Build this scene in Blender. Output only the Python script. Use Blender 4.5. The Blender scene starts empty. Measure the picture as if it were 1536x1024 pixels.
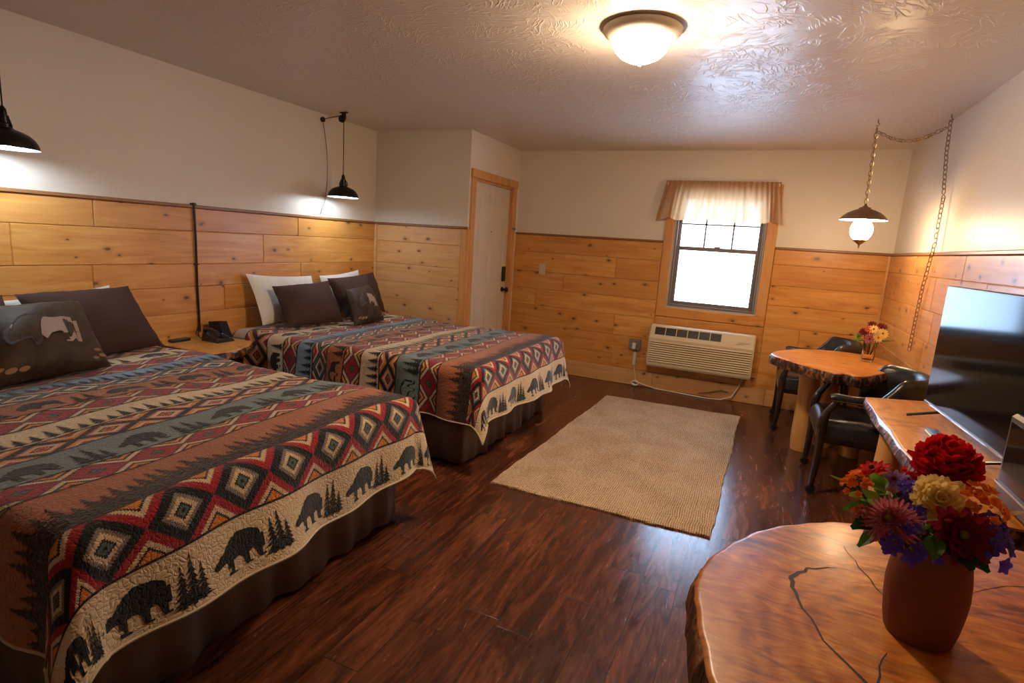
import bpy, math, random
from math import sin, cos, pi, sqrt, atan2, hypot
from mathutils import Vector, Matrix
random.seed(7)
SC = bpy.context.scene
COL = SC.collection

# ------------------------------------------------------------------ camera
def build_camera():
    fpx, yaw, pitch, roll, zc = 832.29, 0.408398, 0.178311, 0.0649992, 1.446754
    f = Vector((-sin(yaw)*cos(pitch), cos(yaw)*cos(pitch), -sin(pitch)))
    r = Vector((cos(yaw), sin(yaw), 0)); u = r.cross(f)
    r2 = cos(roll)*r + sin(roll)*u; u2 = -sin(roll)*r + cos(roll)*u
    cd = bpy.data.cameras.new('camera'); co = bpy.data.objects.new('camera', cd); COL.objects.link(co)
    m = Matrix(((r2.x, u2.x, -f.x, 0), (r2.y, u2.y, -f.y, 0), (r2.z, u2.z, -f.z, zc), (0, 0, 0, 1)))
    co.matrix_world = m
    cd.sensor_width = 36; cd.lens = fpx/1536*36; cd.clip_start = .02; cd.clip_end = 100
    SC.camera = co
build_camera()
VS = SC.view_settings
VS.view_transform = 'Standard'; VS.look = 'None'; VS.gamma = 1; VS.use_curve_mapping = False
VS.exposure = 0.42

# ------------------------------------------------------------------ world: overcast daylight outside the window
W = bpy.data.worlds.new('world'); SC.world = W; W.use_nodes = True
wb = W.node_tree.nodes['Background']; wb.inputs[0].default_value = (.47, .68, 1, 1); wb.inputs[1].default_value = 12.5

WARM = (1, .68, .38); WHITE = (1, .75, .51); COOL = (.70, .85, 1)
CEIL_L, GLOBE_L, PEND_L = 170.0, 80.0, 210.0   # radiance of the three kinds of lamp

# room numbers
XL, XR, YB, YF, Y1, X2, H, HR = -3.68, 1.06, 5.93, -1.3, 4.76, -2.60, 2.44, 1.554

# ------------------------------------------------------------------ node helpers
class G:
    def __init__(s, name, rough=.5, spec=.5, color=(.8, .8, .8)):
        s.m = bpy.data.materials.new(name); s.m.use_nodes = True; s.t = s.m.node_tree
        s.b = s.t.nodes['Principled BSDF']; s.out = s.t.nodes['Material Output']
        s.set('Roughness', rough); s.set('Specular IOR Level', spec); s.set('Base Color', (*color, 1))
    def n(s, kind, **k):
        o = s.t.nodes.new('ShaderNode'+kind)
        for a, v in k.items(): setattr(o, a, v)
        return o
    def put(s, sock, v):
        if isinstance(v, bpy.types.NodeSocket): s.t.links.new(v, sock)
        elif v is not None:
            if isinstance(v, (tuple, list)) and len(v) == 3 and sock.type == 'RGBA': v = (*v, 1)
            sock.default_value = v
    def set(s, k, v): s.put(s.b.inputs[k], v)
    def co(s, which='Object'): return s.n('TexCoord').outputs[which]
    def math(s, op, a, b=None, c=None):
        o = s.n('Math', operation=op); s.put(o.inputs[0], a)
        if b is not None: s.put(o.inputs[1], b)
        if c is not None: s.put(o.inputs[2], c)
        return o.outputs[0]
    def vm(s, op, a, b):
        o = s.n('VectorMath', operation=op); s.put(o.inputs[0], a); s.put(o.inputs[1], b); return o.outputs[0]
    def noise(s, v, sc=5, det=2, rough=.5, dist=0, out=0):
        o = s.n('TexNoise'); s.put(o.inputs['Vector'], v); o.inputs['Scale'].default_value = sc
        o.inputs['Detail'].default_value = det; o.inputs['Roughness'].default_value = rough; o.inputs['Distortion'].default_value = dist
        return o.outputs[out]
    def vor(s, v, sc=5, feature='F1', out=0, rnd=1):
        o = s.n('TexVoronoi', feature=feature); s.put(o.inputs['Vector'], v); o.inputs['Scale'].default_value = sc
        o.inputs['Randomness'].default_value = rnd; return o.outputs[out]
    def wave(s, v, sc=5, dist=0, kind='BANDS', d='X', det=2, ds=1):
        o = s.n('TexWave', wave_type=kind)
        if kind == 'BANDS': o.bands_direction = d
        else: o.rings_direction = d
        s.put(o.inputs['Vector'], v); o.inputs['Scale'].default_value = sc; o.inputs['Distortion'].default_value = dist
        o.inputs['Detail'].default_value = det; o.inputs['Detail Scale'].default_value = ds; return o.outputs[1]
    def ramp(s, f, stops, interp='LINEAR'):
        o = s.n('ValToRGB'); cr = o.color_ramp; cr.interpolation = interp
        while len(cr.elements) < len(stops): cr.elements.new(.5)
        for e, (p, c) in zip(cr.elements, stops):
            e.position = p; e.color = (*c, 1) if len(c) == 3 else c
        s.put(o.inputs[0], f); return o.outputs[0]
    def mix(s, f, a, b, mode='MIX'):
        o = s.n('Mix', data_type='RGBA', blend_type=mode); s.put(o.inputs[0], f); s.put(o.inputs[6], a); s.put(o.inputs[7], b); return o.outputs[2]
    def bump(s, h, st=.3, d=.01):
        o = s.n('Bump'); o.inputs['Strength'].default_value = st; o.inputs['Distance'].default_value = d
        s.put(o.inputs['Height'], h); s.set('Normal', o.outputs[0]); return o
    def attr(s, name, out='Fac'): return s.n('Attribute', attribute_name=name).outputs[out]
    def rng(s, v, a, b, c, d):
        o = s.n('MapRange'); s.put(o.inputs[0], v)
        for i, x in enumerate((a, b, c, d)): o.inputs[i+1].default_value = x
        return o.outputs[0]

def plain(name, color, rough=.5, spec=.5, metal=0, bump=0, bs=60, coat=0):
    g = G(name, rough, spec, color); g.set('Metallic', metal)
    v = g.co()
    n = g.noise(v, 9, 3)
    g.set('Base Color', g.mix(g.rng(n, .3, .7, 0, .25), (*color, 1), (*[c*.78 for c in color], 1)))
    if bump: g.bump(g.noise(v, bs, 3), bump, .004)
    if coat: g.set('Coat Weight', coat); g.set('Coat Roughness', .1)
    return g.m

def emis(name, color, strength):
    g = G(name); g.set('Emission Color', color); g.set('Emission Strength', strength); g.set('Base Color', (.9, .88, .84)); return g.m

# ------------------------------------------------------------------ materials
def m_paint(name, color, rough, bs, bst):
    g = G(name, rough, .5, color); v = g.co()
    n = g.noise(v, 1.3, 3)
    g.set('Base Color', g.mix(g.rng(n, .35, .7, 0, .5), color, tuple(c*.93 for c in color)))
    g.bump(g.math('ADD', g.noise(v, bs, 4, .6), g.math('MULTIPLY', g.noise(v, bs*.25, 2), 1.2)), bst, .01)
    return g.m
WALL = m_paint('wall_paint', (.72, .65, .56), .42, 26, .16)

def m_ceiling():
    g = G('ceiling_paint', .37, .55, (.72, .63, .54)); v = g.co()
    # short brushed ridges lying in four directions
    h = None
    for k, ang in enumerate((.3, 1.1, 1.9, 2.7)):
        m_ = g.n('Mapping'); m_.inputs['Rotation'].default_value = (0, 0, ang); m_.inputs['Location'].default_value = (k*3.1, k*1.7, 0); g.put(m_.inputs['Vector'], v)
        q = g.vm('MULTIPLY', m_.outputs[0], (7, 36, 1)); q = g.vm('ADD', q, g.vm('MULTIPLY', g.noise(v, 6, 2, out=1), (0, 3.0, 0)))
        n = g.noise(q, 1.0, 1, .4)
        line = g.rng(g.math('ABSOLUTE', g.math('SUBTRACT', n, .5)), 0, .05, 1, 0)
        msk = g.rng(g.noise(g.vm('ADD', v, (k*5.3, k*2.9, 0)), 5.5, 1), .50, .60, 0, 1)
        x = g.math('MULTIPLY', line, msk); h = x if h is None else g.math('MAXIMUM', h, x)
    h = g.math('ADD', h, g.math('MULTIPLY', g.noise(v, 14, 4, .6), .45))
    g.bump(h, .42, .005)
    return g.m
CEIL = m_ceiling()

def m_pine(name, c1, c2, c3, rough=.36, vertical=False, knots=True):
    g = G(name, rough, .5); v = g.co(); b = g.attr('bid')
    off = g.n('CombineXYZ'); g.put(off.inputs[0], g.math('MULTIPLY', b, 37.3)); g.put(off.inputs[1], g.math('MULTIPLY', b, 21.7)); g.put(off.inputs[2], g.math('MULTIPLY', b, 5.1))
    v2 = g.vm('ADD', v, off.outputs[0])
    sc = (9, 9, .8) if vertical else (.9, .9, 9)
    vg = g.vm('MULTIPLY', v2, sc)
    n1 = g.noise(vg, 2.2, 4, .55, .9)
    n2 = g.noise(g.vm('MULTIPLY', v2, (60, 60, 3) if vertical else (3, 3, 60)), 1.5, 3, .6)
    n3 = g.noise(v2, 1.7, 2)
    f = g.math('ADD', g.math('MULTIPLY', n1, .62), g.math('ADD', g.math('MULTIPLY', n2, .16), g.math('MULTIPLY', n3, .32)))
    col = g.ramp(f, [(.33, c1), (.52, c2), (.70, c3)])
    col = g.mix(g.math('MULTIPLY', g.math('FRACT', g.math('MULTIPLY', b, 7.77)), .38), col, c1)
    if knots:
        sp = g.n('SeparateXYZ'); g.put(sp.inputs[0], v); cb = g.n('CombineXYZ')
        hz = g.math('ADD', sp.outputs[0], sp.outputs[1])
        g.put(cb.inputs[0], g.math('ADD', g.math('MULTIPLY', hz, 8 if vertical else 4.2), g.math('MULTIPLY', b, 93.7)))
        g.put(cb.inputs[1], g.math('ADD', g.math('MULTIPLY', sp.outputs[2], 4 if vertical else 7.0), g.math('MULTIPLY', b, 51.3)))
        kv = g.vm('ADD', cb.outputs[0], g.vm('MULTIPLY', g.noise(v2, 22, 2, out=1), (.12, .12, 0)))
        vo = g.n('TexVoronoi', voronoi_dimensions='2D'); g.put(vo.inputs['Vector'], kv); vo.inputs['Scale'].default_value = 1.0
        d = vo.outputs[0]; rc = g.n('SeparateColor'); g.put(rc.inputs[0], vo.outputs[1]); rc = rc.outputs[0]; d = g.math('DIVIDE', d, g.math('ADD', .35, g.math('MULTIPLY', g.math('FRACT', g.math('MULTIPLY', rc, 17.3)), 1.0)))
        keep = g.math('GREATER_THAN', rc, .50)
        halo = g.math('MULTIPLY', g.rng(d, .06, .20, .5, 0), keep)
        core = g.math('MULTIPLY', g.rng(d, .045, .075, .88, 0), keep)
        col = g.mix(halo, col, tuple(x*.62 for x in c1)); col = g.mix(core, col, (.10, .035, .012))
    g.set('Base Color', col); g.bump(f, .12, .004)
    g.set('Coat Weight', .2); g.set('Coat Roughness', .22)
    return g.m
PINE = m_pine('pine_boards', (.43, .160, .026), (.66, .295, .066), (.78, .41, .12))
PINE_L = m_pine('pale_pine', (.52, .25, .08), (.66, .36, .14), (.72, .43, .20))
PINE_V = m_pine('pine_trim', (.44, .18, .04), (.62, .30, .085), (.68, .36, .13), vertical=True, knots=False)
CAP = plain('rail_stain', (.26, .11, .035), .35)
LOG = m_pine('log_wood', (.48, .20, .05), (.62, .30, .085), (.70, .38, .13), .3, vertical=True)

def m_floor():
    g = G('plank_floor', .22, .5); v = g.co(); s = g.n('SeparateXYZ'); g.put(s.inputs[0], v)
    W_ = .15
    ix = g.math('FLOOR', g.math('DIVIDE', s.outputs[0], W_)); rx = g.n('TexWhiteNoise', noise_dimensions='1D'); g.put(rx.inputs['W'], ix)
    yy = g.math('ADD', s.outputs[1], g.math('MULTIPLY', rx.outputs[0], 1.2))
    iy = g.math('FLOOR', g.math('DIVIDE', yy, 1.2))
    cv = g.n('CombineXYZ'); g.put(cv.inputs[0], ix); g.put(cv.inputs[1], iy)
    wn = g.n('TexWhiteNoise', noise_dimensions='2D'); g.put(wn.inputs['Vector'], cv.outputs[0])
    b = wn.outputs[0]
    v2 = g.vm('ADD', v, g.vm('MULTIPLY', wn.outputs[1], (9, 9, 0)))
    n1 = g.noise(g.vm('MULTIPLY', v2, (7, 1.1, 1)), 1.6, 5, .62, 1.2)
    n2 = g.noise(g.vm('MULTIPLY', v2, (26, 4, 1)), 1.8, 4, .65, .9)
    f = g.math('ADD', g.math('MULTIPLY', n1, .70), g.math('MULTIPLY', n2, .30))
    col = g.ramp(f, [(.34, (.022, .007, .003)), (.47, (.072, .020, .008)), (.58, (.15, .043, .015)), (.72, (.25, .078, .026))])
    col = g.mix(g.math('MULTIPLY', b, .45), col, (.05, .016, .008))
    fx = g.math('FRACT', g.math('DIVIDE', s.outputs[0], W_)); fy = g.math('FRACT', g.math('DIVIDE', yy, 1.2))
    gx = g.math('LESS_THAN', g.math('MINIMUM', fx, g.math('SUBTRACT', 1, fx)), .012); gy = g.math('LESS_THAN', g.math('MINIMUM', fy, g.math('SUBTRACT', 1, fy)), .0015)
    gap = g.math('MAXIMUM', gx, gy)
    col = g.mix(g.math('MULTIPLY', gap, .7), col, (.012, .005, .003)); g.set('Base Color', col)
    g.bump(g.math('SUBTRACT', g.math('MULTIPLY', f, .5), g.math('MULTIPLY', gap, .5)), .25, .003)
    g.set('Roughness', g.rng(n2, .3, .7, .17, .28)); return g.m
FLOOR = m_floor()

def m_slab(name, c0, c1, c2, center=(0, 0), axis=None, rough=.36):
    g = G(name, rough, .35); v = g.co()
    w = g.vm('ADD', v, g.vm('MULTIPLY', g.noise(v, 2.6, 3, out=1), (.22, .22, .02)))
    if axis is None:
        q = g.vm('SUBTRACT', w, (center[0]+.1, center[1]+.1, 0))
        r = g.wave(q, 5.5, 5.0, 'RINGS', 'Z', 3, 2.2)
        st = g.noise(g.vm('MULTIPLY', w, (5, 22, 5)), 1.6, 4, .6, 1.4)
    else:
        q = w; r = g.wave(q, 4.5, 6, 'BANDS', axis, 3, 1.6); st = g.noise(g.vm('MULTIPLY', w, (30, 3, 5) if axis == 'X' else (3, 30, 5)), 1.5, 4, .6, .8)
    big = g.noise(v, 3.2, 3, .6, .8)
    f = g.math('ADD', g.math('MULTIPLY', r, .07), g.math('ADD', g.math('MULTIPLY', st, .48), g.math('MULTIPLY', big, .48)))
    col = g.ramp(f, [(.34, c0), (.50, c1), (.68, c2)])
    dk = g.rng(g.noise(g.vm('ADD', g.vm('MULTIPLY', v, (1, 2.2, 1)), (4, 2, 1)), 5.5, 3, .6, .6), .57, .72, 0, .7)
    col = g.mix(dk, col, (.055, .018, .006)); g.set('Base Color', col)
    g.set('Coat Weight', .14); g.set('Coat Roughness', .2); g.bump(g.math('ADD', st, g.math('MULTIPLY', big, 2)), .15, .005)
    return g.m
SLAB = m_slab('varnished_stump', (.15, .038, .005), (.48, .140, .016), (.74, .32, .055))
SLAB_D = m_slab('varnished_plank', (.30, .08, .010), (.56, .20, .030), (.68, .30, .065), axis='X')
SLAB_R = m_slab('varnished_round', (.36, .095, .010), (.58, .20, .028), (.70, .29, .055), axis='Y')
SLAB_N = m_slab('nightstand_wood', (.34, .12, .02), (.56, .26, .055), (.64, .34, .10), axis='X')

def m_bark():
    g = G('bark_edge', .35, .5); v = g.co()
    n = g.noise(v, 16, 5, .7, 1); c = g.vor(g.vm('MULTIPLY', v, (1, 1, .5)), 38, 'F1')
    col = g.ramp(g.math('ADD', g.math('MULTIPLY', n, .7), g.math('MULTIPLY', c, .5)), [(.42, (.008, .004, .003)), (.62, (.04, .016, .008)), (.72, (.26, .08, .02)), (.86, (.40, .22, .12))])
    g.set('Base Color', col); g.bump(g.math('ADD', n, c), .9, .012); g.set('Coat Weight', .4); return g.m
BARK = m_bark()
CRACK = plain('crack_dark', (.018, .007, .004), .6)

def m_cloth(name, color, var=.25, bs=260, rough=.85, sheen=.2, st=.25):
    g = G(name, rough, .25, color); v = g.co()
    n = g.noise(v, 6, 3); g.set('Base Color', g.mix(g.rng(n, .3, .7, 0, var), color, tuple(c*.72 for c in color)))
    g.bump(g.math('ADD', g.noise(v, bs, 2), g.math('MULTIPLY', g.noise(g.vm('MULTIPLY', v, (1, 1, .4)), 9, 3, .6, .6), 3)), st, .006)
    g.set('Sheen Weight', sheen); return g.m
BROWN = m_cloth('brown_cotton', (.060, .029, .021), .2, sheen=0)
SKIRT = m_cloth('brown_skirt_cloth', (.15, .098, .070), .35, rough=.6, sheen=0)
LINEN = m_cloth('white_linen', (.80, .76, .70))
MATTR = m_cloth('mattress_ticking', (.55, .50, .44))
LACE = m_cloth('patterned_pillowcase', (.52, .46, .38), .8, bs=40)

# quilt materials (uv: u = across the band 0..1, v = metres along the band)
def quilt_bump(g):
    v = g.co()
    ql = g.rng(g.vor(g.vm('ADD', v, g.vm('MULTIPLY', g.noise(v, 20, 2, out=1), (.05, .05, .05))), 58, 'DISTANCE_TO_EDGE'), 0, .2, 0, 1)
    g.bump(g.math('ADD', ql, g.math('MULTIPLY', g.noise(v, 300, 2), .25)), .42, .005); g.set('Sheen Weight', .22); g.set('Sheen Roughness', .5)
def q_plain(name, c):
    g = G(name, .9, .2); v = g.co(); n = g.noise(v, 60, 3, .6)
    g.set('Base Color', g.mix(g.rng(n, .3, .7, 0, .35), c, tuple(x*.72 for x in c))); quilt_bump(g); return g.m
def q_dia(name, period, main, comp, aspect=1, serr=.07, sfreq=9, cut=1.0):
    g = G(name, .9, .2); uv = g.n('UVMap', uv_map='band'); s = g.n('SeparateXYZ'); g.put(s.inputs[0], uv.outputs[0])
    a = g.math('MULTIPLY', g.math('SUBTRACT', s.outputs[0], .5), 2)
    b = g.math('MULTIPLY', g.math('SUBTRACT', g.math('FRACT', g.math('DIVIDE', s.outputs[1], period)), .5), 2)
    aa = g.math('ABSOLUTE', a); bb = g.math('ABSOLUTE', b)
    d = g.math('ADD', aa, bb)
    e = g.math('PINGPONG', g.math('MULTIPLY', g.math('SUBTRACT', aa, bb), sfreq), .5)
    d = g.math('ADD', d, g.math('MULTIPLY', g.math('SUBTRACT', e, .25), serr*2))
    d = g.math('MULTIPLY', d, .5)
    st = [(p*.5, c) for p, c in main] + [(1-p*.5, c) for p, c in comp]
    col = g.ramp(d, st, 'CONSTANT')
    v = g.co(); n = g.noise(v, 90, 3, .7)
    col = g.mix(g.rng(n, .35, .7, 0, .45), col, g.mix(1, col, (.60, .50, .45), 'MULTIPLY'))
    g.set('Base Color', col); quilt_bump(g); return g.m
K_ = (.010, .011, .013); CR = (.58, .43, .26); RD = (.30, .014, .018); OR = (.60, .20, .025); TL_ = (.075, .12, .115); GY = (.20, .16, .125)
RUST = (.33, .108, .040); TEAL = (.15, .195, .185); CREAM = (.62, .48, .30); PINK = (.50, .14, .12); BLUE = (.18, .27, .35)
# comp entries: positions measured from the complementary diamond's centre (outer limit of each ring)
QM = {
 'cream': q_plain('quilt_cream', CREAM), 'rust': q_plain('quilt_rust', RUST), 'teal': q_plain('quilt_teal', TEAL), 'blue': q_plain('quilt_blue', BLUE),
 'dark': q_plain('quilt_dark_print', K_), 'line': q_plain('quilt_dark_line', (.012, .010, .010)), 'bison': q_plain('quilt_brown_print', (.040, .024, .018)),
 'dia': q_dia('quilt_large_diamonds', .21, [(0, K_), (.07, TL_), (.20, K_), (.28, CR), (.46, GY), (.62, K_)], [(1.0, RD), (.66, CR), (.46, K_), (.36, OR)]),
 'red': q_dia('quilt_red_diamonds', .20, [(0, K_), (.10, TL_), (.22, K_), (.32, RD), (.80, (.20, .02, .03))], [(1.0, K_), (.93, CR), (.66, K_), (.50, OR), (.26, K_), (.14, TL_)]),
 'mix': q_dia('quilt_mixed_diamonds', .22, [(0, RD), (.15, OR), (.25, K_), (.36, CR), (.60, PINK), (.74, K_)], [(1.0, K_), (.85, OR), (.60, CR), (.40, RD)], sfreq=7),
 'wht': q_dia('quilt_pale_diamonds', .22, [(0, K_), (.18, TL_), (.3, K_), (.4, CR), (.66, K_), (.8, TL_)], [(1.0, K_), (.85, CR), (.62, RD), (.3, PINK)], sfreq=7),
}
PIPING = m_cloth('quilt_piping', (.50, .40, .27))

METAL_K = plain('black_metal', (.022, .020, .020), .35, .5, .6)
BRASS = plain('aged_brass', (.36, .24, .12), .28, .5, 1)
NICKEL = plain('brushed_nickel', (.72, .64, .52), .5, .5, .7)
CHROME = plain('chrome', (.7, .7, .7), .15, .5, 1)
ENAMEL = plain('white_enamel', (.85, .86, .88), .3)
DOORP = plain('cream_door_paint', (.66, .58, .47), .45)
ALMOND = plain('almond_plastic', (.62, .52, .34), .4)
VENT = plain('dark_vent', (.11, .08, .05), .6)
BLACKP = plain('black_plastic', (.010, .010, .012), .3)
GLOSSK = G('glossy_screen', .05, .5, (.004, .004, .005)).m
WINFR = plain('window_aluminium', (.21, .17, .15), .4, .5, .3)
WINTR = plain('window_track', (.55, .52, .48), .5)
WHITEP = plain('white_plastic', (.72, .68, .60), .4)
VINYL = plain('black_vinyl', (.014, .015, .016), .26, .6, 0, .3, 120)
DWOOD = plain('dark_wood', (.020, .009, .006), .25, .5, coat=.5)
TERRA = m_cloth('terracotta', (.20, .055, .020), .5, bs=90, rough=.6, sheen=0, st=.15)

def m_glass():
    g = G('clear_pane'); t = g.n('BsdfTransparent'); gl = g.n('BsdfGlossy'); gl.inputs['Roughness'].default_value = .02
    lw = g.n('LayerWeight'); lw.inputs[0].default_value = .25
    m = g.n('MixShader'); g.put(m.inputs[0], g.math('MULTIPLY', lw.outputs[0], .5)); g.put(m.inputs[1], t.outputs[0]); g.put(m.inputs[2], gl.outputs[0])
    g.put(g.out.inputs[0], m.outputs[0]); return g.m
PANE = m_glass()
def m_glass2():
    g = G('vase_glass', .03, .5, (.95, .93, .88)); g.set('Transmission Weight', 1.0); g.set('IOR', 1.3); return g.m
VGLASS = m_glass2()
def m_sheer():
    g = G('sheer_curtain', .8, .2, (.55, .30, .13)); tr = g.n('BsdfTransparent'); tl = g.n('BsdfTranslucent'); df = g.n('BsdfDiffuse')
    uv = g.co(); c = g.mix(g.rng(g.noise(uv, 500, 2), .4, .6, 0, .4), (.62, .36, .17), (.40, .19, .08))
    g.put(tl.inputs[0], c); g.put(df.inputs[0], c)
    a = g.n('MixShader'); g.put(a.inputs[0], .5); g.put(a.inputs[1], df.outputs[0]); g.put(a.inputs[2], tl.outputs[0])
    b = g.n('MixShader'); g.put(b.inputs[0], g.attr('thick')); g.put(b.inputs[1], tr.outputs[0]); g.put(b.inputs[2], a.outputs[0])
    g.put(g.out.inputs[0], b.outputs[0]); return g.m
SHEER = m_sheer()
def m_jute():
    g = G('jute_weave', .9, .2); v = g.co()
    w = g.vm('ADD', v, g.vm('MULTIPLY', g.noise(v, 9, 2, out=1), (.02, .02, 0)))
    a = g.wave(w, 26, .8, 'BANDS', 'X', 1); b = g.wave(w, 26, .8, 'BANDS', 'Y', 1)
    h = g.math('MULTIPLY', g.math('ADD', a, b), .5)
    n = g.noise(v, 75, 3, .7); n2 = g.noise(v, 4, 3)
    f = g.math('ADD', g.math('MULTIPLY', h, .35), g.math('ADD', g.math('MULTIPLY', n, .5), g.math('MULTIPLY', n2, .2)))
    g.set('Base Color', g.ramp(f, [(.36, (.13, .065, .028)), (.50, (.40, .26, .145)), (.62, (.62, .46, .30))]))
    g.bump(g.math('ADD', h, n), .7, .008); return g.m
JUTE = m_jute()

# ------------------------------------------------------------------ object helpers
def wloc(o):
    v = Vector((0, 0, 0))
    while o is not None: v += o.location; o = o.parent
    return v
def mk(name, verts, faces, mats, parent=None, origin=None, smooth=False, mi=None, bid=None, autosm=None, attrs=None):
    me = bpy.data.meshes.new(name)
    off = wloc(parent) if parent is not None else (Vector(origin) if origin is not None else Vector((0, 0, 0)))
    me.from_pydata([tuple(Vector(v)-off) for v in verts], [], faces)
    if not isinstance(mats, (list, tuple)): mats = [mats]
    for m in mats: me.materials.append(m)
    if mi: me.polygons.foreach_set('material_index', mi)
    if bid:
        a = me.attributes.new('bid', 'FLOAT', 'FACE'); a.data.foreach_set('value', bid)
    if smooth: me.polygons.foreach_set('use_smooth', [True]*len(me.polygons))
    o = bpy.data.objects.new(name, me); COL.objects.link(o)
    if parent is not None: o.parent = parent
    elif origin is not None: o.location = origin
    if smooth and autosm is not None:
        me.set_sharp_from_angle(angle=autosm)
    me.update(); return o
def tag(o, label, cat, group=None):
    o['label'] = label; o['category'] = cat
    if group: o['group'] = group
    return o
def thing(name, loc, label, cat, group=None):
    o = bpy.data.objects.new(name, None); COL.objects.link(o); o.location = loc; o.empty_display_size = .1
    return tag(o, label, cat, group)

class MB:
    """collects shapes for one mesh"""
    def __init__(s): s.v = []; s.f = []; s.mi = []; s.b = []; s.cur = 0; s.bid = 0.0
    def add(s, vs, fs):
        k = len(s.v); s.v += [Vector(x) for x in vs]
        for f in fs: s.f.append([i+k for i in f]); s.mi.append(s.cur); s.b.append(s.bid)
    def box(s, x0, x1, y0, y1, z0, z1, bev=0):
        if bev <= 0:
            vs = [(x, y, z) for z in (z0, z1) for y in (y0, y1) for x in (x0, x1)]
            s.add(vs, [(0, 2, 3, 1), (4, 5, 7, 6), (0, 1, 5, 4), (2, 6, 7, 3), (0, 4, 6, 2), (1, 3, 7, 5)]); return s
        b = min(bev, (x1-x0)*.49, (y1-y0)*.49, (z1-z0)*.49)
        X = (x0, x1); Y = (y0, y1); Z = (z0, z1); vs = []; idx = {}
        for i in (0, 1):
            for j in (0, 1):
                for k in (0, 1):
                    sx, sy, sz = (b if i == 0 else -b), (b if j == 0 else -b), (b if k == 0 else -b)
                    for a, p in enumerate(((X[i], Y[j]+sy, Z[k]+sz), (X[i]+sx, Y[j], Z[k]+sz), (X[i]+sx, Y[j]+sy, Z[k]))):
                        idx[(i, j, k, a)] = len(vs); vs.append(p)
        I = lambda i, j, k, a: idx[(i, j, k, a)]
        fs = []
        for i in (0, 1): fs.append([I(i, 0, 0, 0), I(i, 1, 0, 0), I(i, 1, 1, 0), I(i, 0, 1, 0)][::(1 if i else -1)])
        for j in (0, 1): fs.append([I(0, j, 0, 1), I(1, j, 0, 1), I(1, j, 1, 1), I(0, j, 1, 1)][::(-1 if j else 1)])
        for k in (0, 1): fs.append([I(0, 0, k, 2), I(1, 0, k, 2), I(1, 1, k, 2), I(0, 1, k, 2)][::(1 if k else -1)])
        for j in (0, 1):
            for k in (0, 1):
                f = [I(0, j, k, 1), I(1, j, k, 1), I(1, j, k, 2), I(0, j, k, 2)]; fs.append(f if (j ^ k) == 0 and False else f)
        for i in (0, 1):
            for k in (0, 1): fs.append([I(i, 0, k, 0), I(i, 1, k, 0), I(i, 1, k, 2), I(i, 0, k, 2)])
            for j in (0, 1): fs.append([I(i, j, 0, 0), I(i, j, 1, 0), I(i, j, 1, 1), I(i, j, 0, 1)])
        for i in (0, 1):
            for j in (0, 1):
                for k in (0, 1): fs.append([I(i, j, k, 0), I(i, j, k, 1), I(i, j, k, 2)])
        # fix windings outwards
        c = Vector(((x0+x1)/2, (y0+y1)/2, (z0+z1)/2)); out = []
        for f in fs:
            p = [Vector(vs[q]) for q in f]; n = (p[1]-p[0]).cross(p[2]-p[0]); m = sum(p, Vector())/len(p)
            out.append(f if n.dot(m-c) > 0 else f[::-1])
        s.add(vs, out); return s
    def lathe(s, prof, c, n=32, axis=None, close=False):
        """prof: list of (r, z) ; c: base point ; axis: direction"""
        c = Vector(c); ax = Vector(axis or (0, 0, 1)).normalized()
        t = ax.orthogonal().normalized() if axis else Vector((1, 0, 0)); bt = ax.cross(t)
        vs = []; fs = []
        for r, z in prof:
            for i in range(n):
                a = 2*pi*i/n; vs.append(c+ax*z+(t*cos(a)+bt*sin(a))*r)
        m = len(prof)
        for j in range(m-1):
            for i in range(n):
                k = (i+1) % n; fs.append((j*n+i, j*n+k, (j+1)*n+k, (j+1)*n+i))
        if prof[0][0] > 1e-5 and close: fs.append(tuple(range(n))[::-1])
        if prof[-1][0] > 1e-5 and close: fs.append(tuple((m-1)*n+i for i in range(n)))
        s.add(vs, fs); return s
    def tube(s, pts, r, n=10, closed=False, flat=None):
        pts = [Vector(p) for p in pts]; m = len(pts); rs = r if isinstance(r, (list, tuple)) else [r]*m
        vs = []; fs = []; up = None
        for i, p in enumerate(pts):
            if closed: t = (pts[(i+1) % m]-pts[i-1]).normalized()
            else: t = ((pts[min(i+1, m-1)]-pts[max(i-1, 0)])).normalized()
            if up is None: up = t.orthogonal().normalized() if abs(t.z) > .9 else Vector((0, 0, 1))
            sd = t.cross(up)
            if sd.length < 1e-4: sd = t.orthogonal()
            sd.normalize(); u2 = sd.cross(t).normalized(); up = u2
            for k in range(n):
                a = 2*pi*k/n; vs.append(p+sd*cos(a)*rs[i]*(flat or 1)+u2*sin(a)*rs[i])
        for i in range(m if closed else m-1):
            j = (i+1) % m
            for k in range(n): l = (k+1) % n; fs.append((i*n+k, j*n+k, j*n+l, i*n+l))
        if not closed: fs.append(tuple(range(n))); fs.append(tuple((m-1)*n+k for k in range(n))[::-1])
        s.add(vs, fs); return s
    def sphere(s, c, r, n=16, m=10, sc=(1, 1, 1)):
        c = Vector(c); vs = []; fs = []
        for j in range(m+1):
            ph = pi*j/m
            for i in range(n):
                a = 2*pi*i/n; vs.append(c+Vector((r*sin(ph)*cos(a)*sc[0], r*sin(ph)*sin(a)*sc[1], r*cos(ph)*sc[2])))
        for j in range(m):
            for i in range(n):
                k = (i+1) % n; fs.append((j*n+i, (j+1)*n+i, (j+1)*n+k, j*n+k))
        s.add(vs, fs); return s
    def go(s, name, mats, parent=None, origin=None, smooth=False, autosm=.6, kind=None, usebid=False):
        o = mk(name, s.v, s.f, mats, parent, origin, smooth, s.mi if isinstance(mats, (list, tuple)) else None, s.b if usebid else None, autosm if smooth else None)
        if kind: o['kind'] = kind
        return o

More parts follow.
